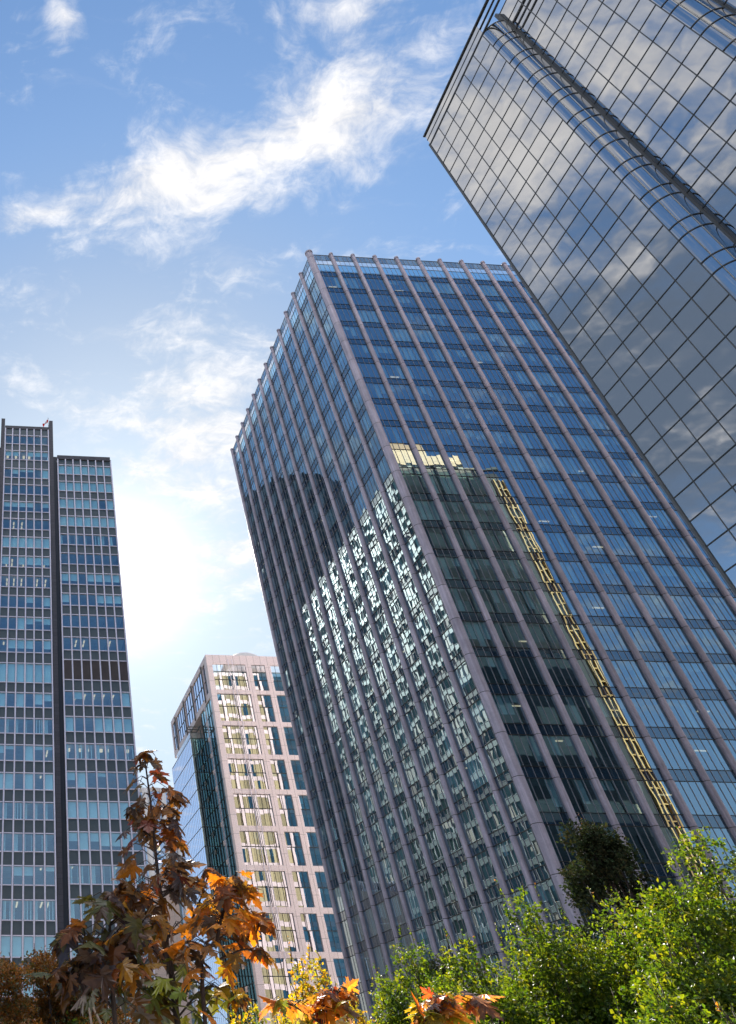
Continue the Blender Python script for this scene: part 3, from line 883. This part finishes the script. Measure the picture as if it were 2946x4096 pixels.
    T.part('terrace_pergola', mb, M_greymetal)
    mb = MB(); mb.box(XG + .3, X0 + 12, YG0 + .5, YG1 - .3, GROUND, ZG - .3, 0); T.part('annex_core', mb, M_inner)
    mb = MB(); mb.box(X0 + 6, X1 - .6, Y0 + 5, YE - 1, GROUND, 75.6, 0); T.part('core_wall', mb, M_inner)
    for z in [75.0] + [64.1 - 3.57 * k for k in range(0, 18)]:
        mb = MB(); mb.box(X0 + .6, X1 - .6, Y0 + .55, Y0 + 4.9, z - .35, z - .05); T.part('floor_slab', mb, M_floorslab)
    mb = MB(); n = 24
    for j in range(6):
        t0, t1 = math.pi / 2 * j / 6, math.pi / 2 * (j + 1) / 6
        for k in range(n):
            a0, a1 = 2 * math.pi * k / n, 2 * math.pi * (k + 1) / n
            f = lambda a, t: (59.4 + 5.6 * math.cos(a) * math.cos(t), 158.2 + 5.6 * math.sin(a) * math.cos(t), 79.0 + 5.1 * math.sin(t))
            mb.face([f(a0, t0), f(a1, t0), f(a1, t1), f(a0, t1)], 0, True)
    mb.prism([(59.4 + 5.6 * math.cos(2 * math.pi * k / n), 158.2 + 5.6 * math.sin(2 * math.pi * k / n)) for k in range(n)], 75.6, 79.0, 0, True)
    T.part('roof_dome', mb, M_conc)
pink_tower()

# ================================================================== podium block and round tower in the gap
def gap_buildings():
    T = Thing('podium_block', (30, 140, GROUND), 'low blank beige block with louvred top behind the maple saplings', 'building')
    mb = MB(); mb.box(24, 33.4, 140, 152, GROUND, 29.2)
    T.part('wall', mb, M_beige)
    mb = MB()
    x = 24.2
    while x < 33.2: mb.box(x, x + .14, 140.3, 140.5, 29.21, 30.9, 0); x += .34
    mb.box(24.1, 33.3, 140.7, 151, 29.21, 30.8, 1)
    T.part('roof_louvre', mb, [M_alu, M_groove])
    mb = MB(); mb.box(33.45, 33.95, 140.5, 141.3, GROUND, 42)
    T.part('glass_fin', mb, glass('pale edge glass', None, (0.8, 0.9, 1.0), 0.5, 2.0, 0.002, behind=(0.30, 0.42, 0.48)))
    T = Thing('round_tower', (57, 262, GROUND), 'distant round blue glass tower with pale concrete ribs beside the pink block', 'building')
    cx, cy_, r, zt = 56.5, 262, 7.6, 83.0
    n = 48
    mb = MB()
    z = GROUND
    while z < zt - .1:
        z1 = min(z + 3.6, zt)
        for k in range(n):
            a0, a1 = 2 * math.pi * k / n, 2 * math.pi * (k + 1) / n
            c0, c1 = (cx + r * math.cos(a0), cy_ + r * math.sin(a0)), (cx + r * math.cos(a1), cy_ + r * math.sin(a1))
            mb.face([(*c0, z + .9), (*c1, z + .9), (*c1, z1), (*c0, z1)], 0)
            mb.face([(*c0, z), (*c1, z), (*c1, z + .9), (*c0, z + .9)], 1)
        z += 3.6
    T.part('curved_glazing', mb, [M_glassA, solid('pale blue spandrel', (0.30, 0.38, 0.5), 0.4)])
    for a in range(0, 360, 45):
        mb = MB(); t = R(a + 20)
        mb.tube([(cx + (r + .3) * math.cos(t), cy_ + (r + .3) * math.sin(t), GROUND), (cx + (r + .3) * math.cos(t), cy_ + (r + .3) * math.sin(t), zt + 1)], [1.0, 1.0], 10)
        T.part('rib', mb, M_conc)
    mb = MB(); mb.prism([(cx + (r + .2) * math.cos(2 * math.pi * k / n), cy_ + (r + .2) * math.sin(2 * math.pi * k / n)) for k in range(n)], zt, zt + 1.2)
    T.part('roof', mb, M_conc)
gap_buildings()

# ================================================================== buildings beside and behind the viewer, seen in the glass
def side_buildings():
    T = Thing('apartment_block', (0, 150, GROUND), 'tall window grid apartment block mirrored in the side of the blue tower', 'building')
    mb = MB(); mb.box(-22, -.3, 133, 200, GROUND, 124)
    T.part('wall', mb, M_conc)
    P = frame_pt((0, 133), (0, 1), (1, 0))
    z = 120.5
    while z > 4:
        mb = MB()
        for k in range(26):
            u = 67 * k / 26
            for q in range(2):
                zz_ = z - (2.3 if rnd.random() < .75 else rnd.uniform(.8, 2.3))
                if rnd.random() < (.46 if z > 82 else .30 if z > 55 else .12): pane(mb, P, u + .12 + 1.19 * q, u + 1.27 + 1.19 * q, zz_, z, 1, 0.001, .02)
                pane(mb, P, u + .12 + 1.19 * q, u + 1.27 + 1.19 * q, z - 2.3, z, 0, 0.0015)
        fbox(mb, P, 0, 67, -.25, .12, z + .05, z + 1.2, 3)
        fbox(mb, P, 0, 67, -.25, .15, z - 2.42, z - 2.32, 2)
        for k in range(27): fbox(mb, P, 67 * k / 26 - .1, 67 * k / 26 + .1, -.25, .10, z - 2.3, z + .04, 2)
        T.part('window_row', mb, [M_apt, solid('bright blind', (.34, .255, .19), .5, var=.3, island=.35) if 'bright blind' not in MATS else MATS['bright blind'], M_conc, M_slate])
        z -= 3.5
    mb = MB(); mb.box(-18, -4, 140, 168, 124.01, 128); mb.box(-16, -5, 172, 196, 124.01, 126.5)
    T.part('roof_plant', mb, M_conc)
    T = Thing('dark_round_tower', (-25, 236, GROUND), 'dark round tower mirrored in the side of the blue tower', 'building')
    mb = MB(); n = 40
    for k in range(n):
        a0, a1 = 2 * math.pi * k / n, 2 * math.pi * (k + 1) / n
        for j in range(48):
            z0 = GROUND + 4.1 * j; z1 = z0 + 4.1
            f = lambda a, z: (-25 + 21 * math.cos(a), 236 + 21 * math.sin(a), z)
            mb.face([f(a0, z0), f(a1, z0), f(a1, z0 + 1.2), f(a0, z0 + 1.2)], 1)
            mb.face([f(a0, z0 + 1.2), f(a1, z0 + 1.2), f(a1, z1), f(a0, z1)], 0)
    mb.prism([(-25 + 20.9 * math.cos(2 * math.pi * k / n), 236 + 20.9 * math.sin(2 * math.pi * k / n)) for k in range(n)], 190, 195.2, 1)
    T.part('curved_wall', mb, [solid('black window', (.012, .015, .018), .25), solid('dark brown band', (.05, .045, .04), .6)])
    # behind the viewer: lower sunlit blocks that close the street
    for k, (x0, x1, y0, y1, h, m, lab) in enumerate((
            (-60, -12, -75, -45, 34, M_beige, 'long beige office block standing behind the viewer'),
            (60, 96, -95, -60, 46, M_conc, 'pale concrete block behind the mirror tower'),
            (100, 135, -60, -20, 30, M_beige, 'beige block with a pitched roof east of the mirror tower'),
            (-75, -40, 20, 90, 26, M_conc, 'low concrete block across the plaza'))):
        T = Thing('office_block', ((x0 + x1) / 2, (y0 + y1) / 2, GROUND), lab, 'building')
        mb = MB(); mb.box(x0, x1, y0, y1, GROUND, h); T.part('wall', mb, m)
        z = 3
        while z < h - 3:
            mb = MB()
            P = frame_pt((x0, y1), (1, 0), (0, 1)); n = int((x1 - x0) / 2.4)
            for q in range(n): pane(mb, P, (x1 - x0) * q / n + .4, (x1 - x0) * (q + 1) / n - .4, z, z + 1.9, 0, .003, .01)
            P = frame_pt((x1, y0), (0, 1), (1, 0)); n = int((y1 - y0) / 2.4)
            for q in range(n): pane(mb, P, (y1 - y0) * q / n + .4, (y1 - y0) * (q + 1) / n - .4, z, z + 1.9, 0, .003, .01)
            T.part('window_row', mb, M_spanM)
            z += 3.6
        mb = MB()
        xm = (x0 + x1) / 2
        mb.face([(x0, y1, h), (x1, y1, h), (xm, y1, h + (5 if k == 2 else .6))]); mb.face([(x1, y0, h), (x0, y0, h), (xm, y0, h + (5 if k == 2 else .6))])
        t = h + (5 if k == 2 else .6)
        mb.face([(x0, y0, h), (x0, y1, h), (xm, y1, t), (xm, y0, t)]); mb.face([(x1, y1, h), (x1, y0, h), (xm, y0, t), (xm, y1, t)])
        T.part('roof', mb, M_roof)
side_buildings()

# ================================================================== foliage
def jitter(c, k=.25):
    f = rnd.uniform(1 - k, 1 + k)
    return (c[0] * f * rnd.uniform(.9, 1.1), c[1] * f * rnd.uniform(.9, 1.1), c[2] * f * rnd.uniform(.9, 1.1))
def rvec():
    while True:
        v = Vector((rnd.uniform(-1, 1), rnd.uniform(-1, 1), rnd.uniform(-1, 1)))
        if .05 < v.length < 1: return v.normalized()
def small_leaf(mb, p, d, nrm, s, col):
    """a pointed leaf folded a little along its midrib"""
    d = d.normalized(); side = d.cross(nrm)
    if side.length < 1e-4: return
    side.normalize(); up = side.cross(d)
    a = p; t = p + d * s; m1 = p + d * s * .45 + side * s * .36 + up * s * .12; m2 = p + d * s * .45 - side * s * .36 + up * s * .12
    mb.face([a, m1, t, m2], 0, False, col)
def leafy_tree(name, base, ztop, lobes, nleaf, size0, palette, mat, label, cat='tree', group=None, tips=None, trunk_r=.06, bare=0.0):
    """lobes: (x, y, z, rx, ry, rz) clumps; leaves sit in shells round many little twig ends"""
    size = size0 * 0.80
    T = Thing(name, base, label, cat, group)
    mb = MB()
    bx, by, bz = base
    tr = MB()
    top = max(lobes, key=lambda l: l[2] + l[5])
    tr.tube([(bx, by, bz), (bx + (top[0] - bx) * .3, by + (top[1] - by) * .3, bz + (top[2] - bz) * .5), (top[0], top[1], top[2])], [trunk_r, trunk_r * .7, trunk_r * .25], 7)
    vol = sum(l[3] * l[4] * l[5] for l in lobes)
    for l in lobes:
        lx, ly, lz, rx, ry, rz = l
        zb = bz + (lz - bz) * .35
        tr.tube([(bx + (lx - bx) * .15, by + (ly - by) * .15, zb), (bx + (lx - bx) * .6, by + (ly - by) * .6, (zb + lz) / 2 + .1), (lx, ly, lz)], [trunk_r * .5, trunk_r * .35, trunk_r * .12], 5)
        n_l = max(40, int(9.0 * nleaf * (rx * ry * rz) / vol))
        per = 9
        for c in range(n_l // per):
            v = rvec(); rr = rnd.random() ** .38
            if rnd.random() < .10: rr *= rnd.uniform(1.02, 1.22)
            cp = Vector((lx + v.x * rx * rr, ly + v.y * ry * rr, lz + v.z * rz * rr))
            cl = size * rnd.uniform(1.0, 2.2)
            base_c = rnd.choice(palette)
            outw = Vector((v.x, v.y, v.z * .6 + .35)).normalized()
            for q in range(per):
                off = rvec() * cl * rnd.random() ** .5
                d = (rvec() + outw * .7 + Vector((0, 0, -.35))).normalized()
                nrm = (outw * .6 + Vector((0, 0, .7)) + rvec() * .8).normalized()
                small_leaf(mb, cp + off, d, nrm, size * rnd.uniform(.65, 1.25), jitter(base_c, .22))
    # upright shoots that break the outline
    for (x, y, z, ln) in (tips or []):
        a = Vector((x, y, z)); b = a + Vector((rnd.uniform(-.25, .25) * ln, rnd.uniform(-.2, .2) * ln, ln))
        tr.tube([a, (a + b) / 2 + rvec() * .02, b], [.008, .006, .003], 4)
        for q in range(int(ln / size * 3.2)):
            t = rnd.random(); p = a.lerp(b, t)
            small_leaf(mb, p, (rvec() + Vector((0, 0, .5))), rvec(), size * rnd.uniform(.45, .9) * (1.15 - .5 * t), jitter(rnd.choice(palette if t < .6 else palette + [(.28, .12, .05)]), .25))
    T.part('trunk', tr, M_bark)
    T.part('crown', mb, mat)
    return T
GREEN = [(.078, .128, .014), (.105, .150, .016), (.050, .095, .012), (.135, .160, .018), (.032, .064, .012), (.060, .098, .014), (.040, .080, .012)]
def cone_lobes(x, y, zt, r, zb=GROUND + .6, n=5, seed=1):
    q = random.Random(seed); L = []
    h = zt - zb
    for k in range(n):
        t = (k + .5) / n
        z = zt - h * t * .92 - .06
        rr = r * (0.22 + .78 * t ** .75)
        m = 1 if k == 0 else 3 + k
        for j in range(m):
            a = 2 * math.pi * (j + q.random()) / m
            ro = 0 if m == 1 else rr * .62
            L.append((x + ro * math.cos(a), y + ro * math.sin(a), z + q.uniform(-.1, .1) * h / n, rr * .52 + .1, rr * .52 + .1, h / n * .62 + .08))
    return L
def tips_for(lobes, n, ln, seed=3):
    q = random.Random(seed); out_ = []
    for k in range(n):
        l = q.choice(lobes); a = q.uniform(0, 6.28)
        out_.append((l[0] + l[3] * .7 * math.cos(a), l[1] + l[4] * .7 * math.sin(a), l[2] + l[5] * .75, ln * q.uniform(.5, 1.2)))
    return out_
GT = [  # x, y, top, radius, leaves, label
    (8.35, 16.3, 2.62, 1.05, 5200, 'small pointed green tree, leftmost of the sunlit row below the blue tower'),
    (9.45, 14.0, 3.0, 1.2, 6500, 'sunlit green tree with a pointed top beside the dark evergreen'),
    (11.0, 11.6, 3.25, 1.75, 12000, 'largest sunlit green tree at the far right edge'),
    (8.95, 10.6, 1.95, 1.05, 7000, 'rounded bright green shrub in front of the largest green tree'),
    (6.35, 11.6, 1.15, .95, 6000, 'low green shrub with orange shoots between the pointed trees'),
    (13.4, 12.4, 3.25, 1.8, 7000, 'green tree behind the largest green tree, cut by the frame'),
    (7.4, 9.2, .98, .9, 6000, 'low dense green shrub along the bottom edge'),
    (7.35, 12.8, 2.0, 1.0, 6000, 'rounded green tree between the two pointed green trees'),
    (5.75, 10.3, .92, .85, 5000, 'low green shrub just right of the red and orange sapling'),
    (10.3, 13.0, 2.65, 1.15, 6000, 'green tree filling the dip before the largest green tree'),
]
for i, (x, y, zt, r, nl, lab) in enumerate(GT):
    lb = cone_lobes(x, y, zt - .12, r * 1.3, seed=i + 3)
    leafy_tree('green_tree', (x, y, GROUND), zt, lb, nl, .085, GREEN, M_leaf_g, lab, 'tree', 'sunlit green trees along the plaza', tips_for(lb[:8], 26, .32, i), .05)
YEL = [(.30, .22, .02), (.22, .20, .02), (.16, .17, .02), (.36, .20, .03)]
lb = cone_lobes(3.9, 10.2, 1.32, .85, seed=21)
leafy_tree('yellow_shrub', (3.9, 10.2, GROUND), 1.4, lb, 6500, .06, YEL, M_leaf_g, 'yellow green autumn shrub below the pink block', 'shrub', None, tips_for(lb[:6], 16, .25, 5), .04)
lb = cone_lobes(2.75, 9.0, .72, .85, seed=22)
leafy_tree('yellow_shrub', (2.75, 9.0, GROUND), .7, lb, 5000, .06, YEL + GREEN[:2], M_leaf_g, 'low yellow green shrub behind the maple stems', 'shrub', None, tips_for(lb[:6], 10, .2, 6), .04)
lb = cone_lobes(4.9, 9.3, .80, .8, seed=23)
leafy_tree('yellow_shrub', (4.9, 9.3, GROUND), .8, lb, 4500, .06, YEL[1:3] + GREEN, M_leaf_g, 'low lime coloured shrub beside the red leaved sapling', 'shrub', None, tips_for(lb[:6], 10, .2, 8), .04)
DARK = [(.026, .036, .018), (.042, .042, .020), (.034, .050, .024), (.018, .026, .014)]
def ragged(x, y, zt, zb, w, n, seed):
    q = random.Random(seed); L = []
    for k in range(n):
        t = (k + .3) / n; z = zt - .5 - t * (zt - zb)
        a = q.uniform(0, 6.28); ro = w * (.25 + .75 * min(1, t * 1.6)) * q.uniform(.35, 1.0)
        L.append((x + ro * math.cos(a), y + ro * .7 * math.sin(a), z, q.uniform(.38, .8), q.uniform(.38, .8), q.uniform(.28, .6)))
    return L
lb = ragged(24.0, 30, 8.8, -.5, 3.2, 84, 5)
leafy_tree('dark_evergreen', (24.8, 30, GROUND), 8.6, lb, 4400, .17, DARK, M_leaf_d, 'dark evergreen tree against the foot of the blue tower', 'tree', None, tips_for(lb, 40, .9, 4), .16)
lb = ragged(12.0, 22, 3.3, -.5, .75, 18, 8)
leafy_tree('dark_evergreen', (12.0, 22, GROUND), 3.6, lb, 1100, .13, DARK, M_leaf_d, 'small dark evergreen behind the leftmost green tree', 'tree', None, tips_for(lb, 14, .5, 9), .09)
BRN = [(.16, .09, .016), (.22, .115, .016), (.09, .09, .016), (.26, .12, .016)]
def pads(cx, cy_, zt, w, n, seed, flat=.16):
    q = random.Random(seed); L = []
    for k in range(n):
        t = k / max(1, n - 1)
        z = zt - t * (zt + .6) + q.uniform(-.08, .08)
        spread = w * (.25 + .75 * t ** .6)
        L.append((cx + q.uniform(-1, 1) * spread, cy_ + q.uniform(-.6, .6) * spread, z, q.uniform(.35, .62), q.uniform(.35, .6), flat))
    return L
lb = pads(1.25, 13.5, 1.72, 1.2, 24, 4, .2)
leafy_tree('japanese_maple', (1.25, 13.5, GROUND), 1.9, lb, 8000, .055, BRN, M_leaf_m, 'bronze leaved spreading tree in front of the slab tower', 'tree', None, tips_for(lb, 14, .16, 2), .07)
lb = pads(-.05, 12.5, 1.5, .95, 18, 9, .2)
leafy_tree('japanese_maple', (-.1, 12.5, GROUND), 1.6, lb, 6000, .055, BRN[1:], M_leaf_m, 'orange bronze tree cut by the left edge of the picture', 'tree', None, tips_for(lb, 10, .14, 12), .06)
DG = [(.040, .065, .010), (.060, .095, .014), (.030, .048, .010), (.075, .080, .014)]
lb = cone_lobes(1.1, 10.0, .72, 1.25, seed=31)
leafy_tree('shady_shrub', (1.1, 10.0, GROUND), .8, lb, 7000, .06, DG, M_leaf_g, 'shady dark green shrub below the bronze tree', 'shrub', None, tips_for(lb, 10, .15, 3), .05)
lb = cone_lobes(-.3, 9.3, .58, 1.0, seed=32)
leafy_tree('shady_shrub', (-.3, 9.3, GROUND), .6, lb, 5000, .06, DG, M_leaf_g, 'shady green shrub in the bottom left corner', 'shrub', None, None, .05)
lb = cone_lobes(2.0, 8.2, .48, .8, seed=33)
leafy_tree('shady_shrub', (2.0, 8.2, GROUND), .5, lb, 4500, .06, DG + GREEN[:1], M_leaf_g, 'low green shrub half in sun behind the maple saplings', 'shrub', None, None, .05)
# bare grey twigs in front of the shady shrubs
for (pts, lab) in (([(0.93, 7.8, .30), (.98, 7.8, .52), (.95, 7.8, .74), (.96, 7.8, .90)], 'bare grey forked twig standing before the shady shrubs'),
                   ([(1.42, 7.8, .2), (1.43, 7.8, .5), (1.43, 7.8, .76)], 'straight bare grey stick beside the forked twig')):
    T = Thing('bare_twig', (pts[0][0], pts[0][1], GROUND), lab, 'twig')
    mb = MB(); mb.tube([(pts[0][0] - .05, pts[0][1], GROUND)] + pts, [.02] + [.014 - .002 * k for k in range(len(pts))], 6)
    T.part('stem', mb, M_twig)
    if len(pts) == 4:
        mb = MB(); mb.tube([pts[2], (1.03, 7.8, .60), (1.10, 7.8, .45), (1.22, 7.8, .28)], [.010, .011, .012, .013], 6)
        T.part('branch', mb, M_twig)

# ------------------------------------------------------------------ maple saplings close to the viewer
HALF = [(0, 0), (.08, -.04), (.24, -.14), (.38, -.10), (.32, .0), (.50, .06), (.20, .16), (.40, .22), (.46, .34), (.70, .44), (.54, .47), (.58, .60),
        (.38, .50), (.15, .40), (.26, .58), (.19, .63), (.29, .75), (.15, .77), (.10, .90), (0, 1.08)]
def maple_leaf(mb, p, d, nrm, s, col, droop):
    d = d.normalized(); side = d.cross(nrm)
    if side.length < 1e-4: side = Vector((1, 0, 0))
    side.normalize(); up = side.cross(d).normalized()
    fold = rnd.uniform(.05, .45); curl = droop
    tw = rnd.uniform(-.25, .25)
    w1, w2 = rnd.uniform(.8, 1.1), rnd.uniform(.8, 1.1)
    def P(x, y, sg):
        zz = -abs(x) * fold - curl * (y * y) * .45 - .25 * curl * x * x + tw * x * sg * y + .03 * math.sin(9 * x + 7 * y)
        return p + side * (x * sg * s) + d * (y * s * (1 - .12 * curl * y)) + up * (zz * s)
    for sg, w in ((1, w1), (-1, w2)):
        ring = [(x * w, y) for x, y in HALF]
        # fan out from points on the midrib so the half stays a clean surface
        groups = ((0, 6, (0, .10)), (6, 13, (0, .25)), (13, 19, (0, .45)))
        for a, b, m in groups:
            for k in range(a, b):
                tri = [P(m[0], m[1], sg), P(ring[k][0], ring[k][1], sg), P(ring[k + 1][0], ring[k + 1][1], sg)]
                mb.face(tri if sg > 0 else tri[::-1], 0, False, col)
        for (m0, m1, r) in (((0, .10), (0, .25), ring[6]), ((0, .25), (0, .45), ring[13])):
            tri = [P(*m0, sg), P(*r, sg), P(*m1, sg)]
            mb.face(tri if sg > 0 else tri[::-1], 0, False, col)
PAL = {
    'top': [(.08, .042, .018), (.12, .062, .016), (.055, .036, .028), (.15, .075, .014), (.16, .085, .014), (.07, .058, .07), (.07, .05, .04), (.05, .036, .03), (.16, .045, .03)],
    'mid': [(.13, .065, .014), (.20, .10, .012), (.08, .052, .028), (.28, .14, .012), (.075, .065, .075), (.09, .09, .014), (.36, .14, .014)],
    'left': [(.085, .048, .026), (.085, .075, .095), (.17, .070, .018), (.22, .12, .014), (.075, .08, .018), (.07, .055, .05), (.12, .085, .016)],
    'right': [(.36, .16, .012), (.44, .20, .014), (.30, .12, .012), (.20, .085, .014), (.45, .24, .03), (.08, .055, .035), (.10, .06, .03), (.14, .08, .02), (.20, .12, .02)],
    'low': [(.07, .095, .014), (.11, .14, .016), (.045, .07, .020), (.16, .13, .014), (.09, .06, .018), (.07, .10, .035)],
    'lime': [(.20, .26, .02), (.28, .28, .02), (.14, .21, .02), (.38, .26, .02), (.44, .18, .02)],
    'red': [(.40, .14, .02), (.34, .07, .02), (.38, .18, .02), (.20, .19, .02), (.09, .07, .07), (.12, .13, .02), (.10, .06, .04), (.22, .12, .02)],
}
def bez(pts, n):
    out_ = []
    P_ = [Vector(p) for p in pts]
    m = len(P_) - 1
    for k in range(n + 1):
        t = k / n * m; i = min(int(t), m - 1); f = t - i
        p0, p1, p2, p3 = P_[max(i - 1, 0)], P_[i], P_[i + 1], P_[min(i + 2, m)]
        out_.append(.5 * ((2 * p1) + (p2 - p0) * f + (2 * p0 - 5 * p1 + 4 * p2 - p3) * f * f + (3 * p1 - p0 - 3 * p2 + p3) * f ** 3))
    return out_
def sapling(label, stems, lo_pal='low', thin=-9):
    """stems: (points, r0, r1, leaves per metre, leaf size, palette, z below which the low palette is used, reach)"""
    b = stems[0][0][0]
    T = Thing('maple_sapling', (b[0], b[1], GROUND), label, 'tree', None)
    tr = MB(); cr = MB()
    for k, (pts, r0, r1, dens_, size, pal, zlow, reach) in enumerate(stems):
        if k == 0: pts = [(b[0] + .03, b[1] + .02, GROUND)] + list(pts)
        c = bez(pts, 10 * (len(pts) - 1))
        tr.tube(c, [r0 + (r1 - r0) * i / (len(c) - 1) for i in range(len(c))], 8)
        ln = sum((c[i + 1] - c[i]).length for i in range(len(c) - 1))
        zmin = -.35
        nn = int(dens_ * ln)
        for q in range(nn):
            t = q / nn if k else rnd.random()
            i = min(int(t * (len(c) - 1)), len(c) - 2)
            p = c[i].lerp(c[i + 1], t * (len(c) - 1) - i)
            if p.z < zmin or (k == 0 and p.z < thin and rnd.random() < .75): continue
            hh = max(0.0, min(1.0, (pts[-1][2] - p.z) / .55)) if k == 0 else 1 - t * .5
            a = rnd.uniform(0, 2 * math.pi)
            outd = Vector((math.cos(a), math.sin(a) * .8, rnd.uniform(-.1, .45))).normalized()
            pl = reach * (.35 + .65 * hh) * rnd.uniform(.35, 1.0)
            e = p + outd * pl + Vector((0, 0, -.15 * pl))
            tr.tube([p, p.lerp(e, .5) + Vector((0, 0, .03 * pl / .1)), e], [.0022, .0016, .0012], 4)
            ld = (outd * rnd.uniform(.3, 1.1) + Vector((0, 0, -rnd.uniform(.05, 1.1))) + rvec() * .45)
            nr = (outd * .6 + Vector((0, 0, 1.0)) + rvec() * .9)
            col = rnd.choice(PAL[lo_pal] if (e.z < zlow + rnd.uniform(-.06, .06)) else PAL[pal])
            maple_leaf(cr, e, ld, nr, size * rnd.uniform(.45, 1.15) * (.75 + .25 * hh), jitter(col, .2), rnd.uniform(.0, .7))
        # the tip carries a drooping bunch
        for q in range(7):
            outd = Vector((rnd.uniform(-1, 1), rnd.uniform(-1, 1), .2)).normalized()
            e = c[-1] + outd * .02
            maple_leaf(cr, e, outd * .5 + Vector((0, 0, -.7 + .2 * q / 7)), outd + Vector((0, 0, .8)), size * rnd.uniform(.35, .7), jitter(rnd.choice(PAL[pal]), .2), .8)
    T.part('trunk', tr, M_bark)
    T.part('crown', cr, M_leaf_m)
sapling('tall dark bronze maple sapling in the middle foreground', [
    ([(.71, 3.2, .22), (.70, 3.2, .42), (.70, 3.2, .55), (.69, 3.2, .75), (.69, 3.2, .95), (.68, 3.2, 1.20)], .014, .003, 62, .108, 'top', .36, .18),
    ([(.71, 3.2, .50), (.79, 3.2, .54), (.85, 3.2, .63), (.90, 3.2, .73)], .006, .002, 60, .10, 'right', .40, .11),
    ([(.70, 3.2, .60), (.62, 3.25, .66), (.56, 3.2, .68)], .004, .002, 70, .10, 'mid', .30, .10),
    ([(.69, 3.2, .93), (.76, 3.2, .99), (.80, 3.2, 1.03)], .003, .002, 60, .085, 'top', .30, .08),
    ([(.69, 3.2, .88), (.63, 3.2, .93), (.60, 3.2, .96)], .003, .002, 60, .085, 'top', .30, .08),
    ([(.70, 3.2, .26), (.60, 3.15, .34), (.52, 3.15, .33)], .004, .002, 70, .11, 'mid', .36, .11),
    ([(.71, 3.2, .24), (.82, 3.15, .33), (.93, 3.15, .31)], .004, .002, 60, .11, 'mid', .40, .11),
    ([(.70, 3.2, .40), (.63, 3.15, .46), (.57, 3.15, .47)], .003, .002, 60, .10, 'mid', .40, .09),
], 'low', .62)
sapling('drooping purple brown maple sapling on the left of the tall one', [
    ([(.44, 2.9, .20), (.43, 2.9, .35), (.44, 2.9, .46), (.44, 2.9, .58)], .010, .003, 50, .118, 'left', .26, .21),
    ([(.43, 2.9, .38), (.34, 2.9, .46), (.28, 2.9, .45)], .004, .002, 70, .11, 'left', .25, .10),
    ([(.44, 2.9, .24), (.34, 2.9, .33), (.27, 2.9, .34)], .004, .002, 65, .11, 'left', .30, .10),
    ([(.44, 2.9, .40), (.53, 2.9, .48), (.58, 2.9, .50)], .004, .002, 80, .11, 'mid', .33, .11),
])
sapling('sunlit orange maple sapling on the right of the tall one', [
    ([(.76, 3.0, .20), (.84, 3.0, .46), (.885, 3.0, .57), (.93, 3.0, .66)], .009, .003, 40, .105, 'right', .36, .18),
    ([(.86, 3.0, .50), (.95, 3.0, .54), (1.02, 3.0, .52)], .004, .002, 75, .10, 'right', .30, .10),
    ([(.84, 3.0, .40), (.93, 3.0, .43), (.98, 3.0, .42)], .004, .002, 45, .10, 'right', .36, .10),
], 'lime')
sapling('red and orange maple sapling at the bottom edge among the shrubs', [
    ([(1.58, 3.1, .12), (1.62, 3.1, .22), (1.66, 3.1, .30)], .008, .003, 50, .085, 'red', .22, .15),
    ([(1.60, 3.1, .22), (1.72, 3.1, .30), (1.78, 3.1, .29)], .004, .002, 70, .10, 'red', .20, .09),
], 'lime')
sapling('small mixed red and green maple sapling in front of the yellow shrub', [
    ([(1.16, 3.0, .14), (1.20, 3.0, .24), (1.24, 3.0, .31)], .007, .003, 45, .08, 'red', .24, .14),
    ([(1.18, 3.0, .20), (1.08, 3.0, .26), (1.04, 3.0, .27)], .004, .002, 70, .09, 'lime', .20, .09),
], 'lime')
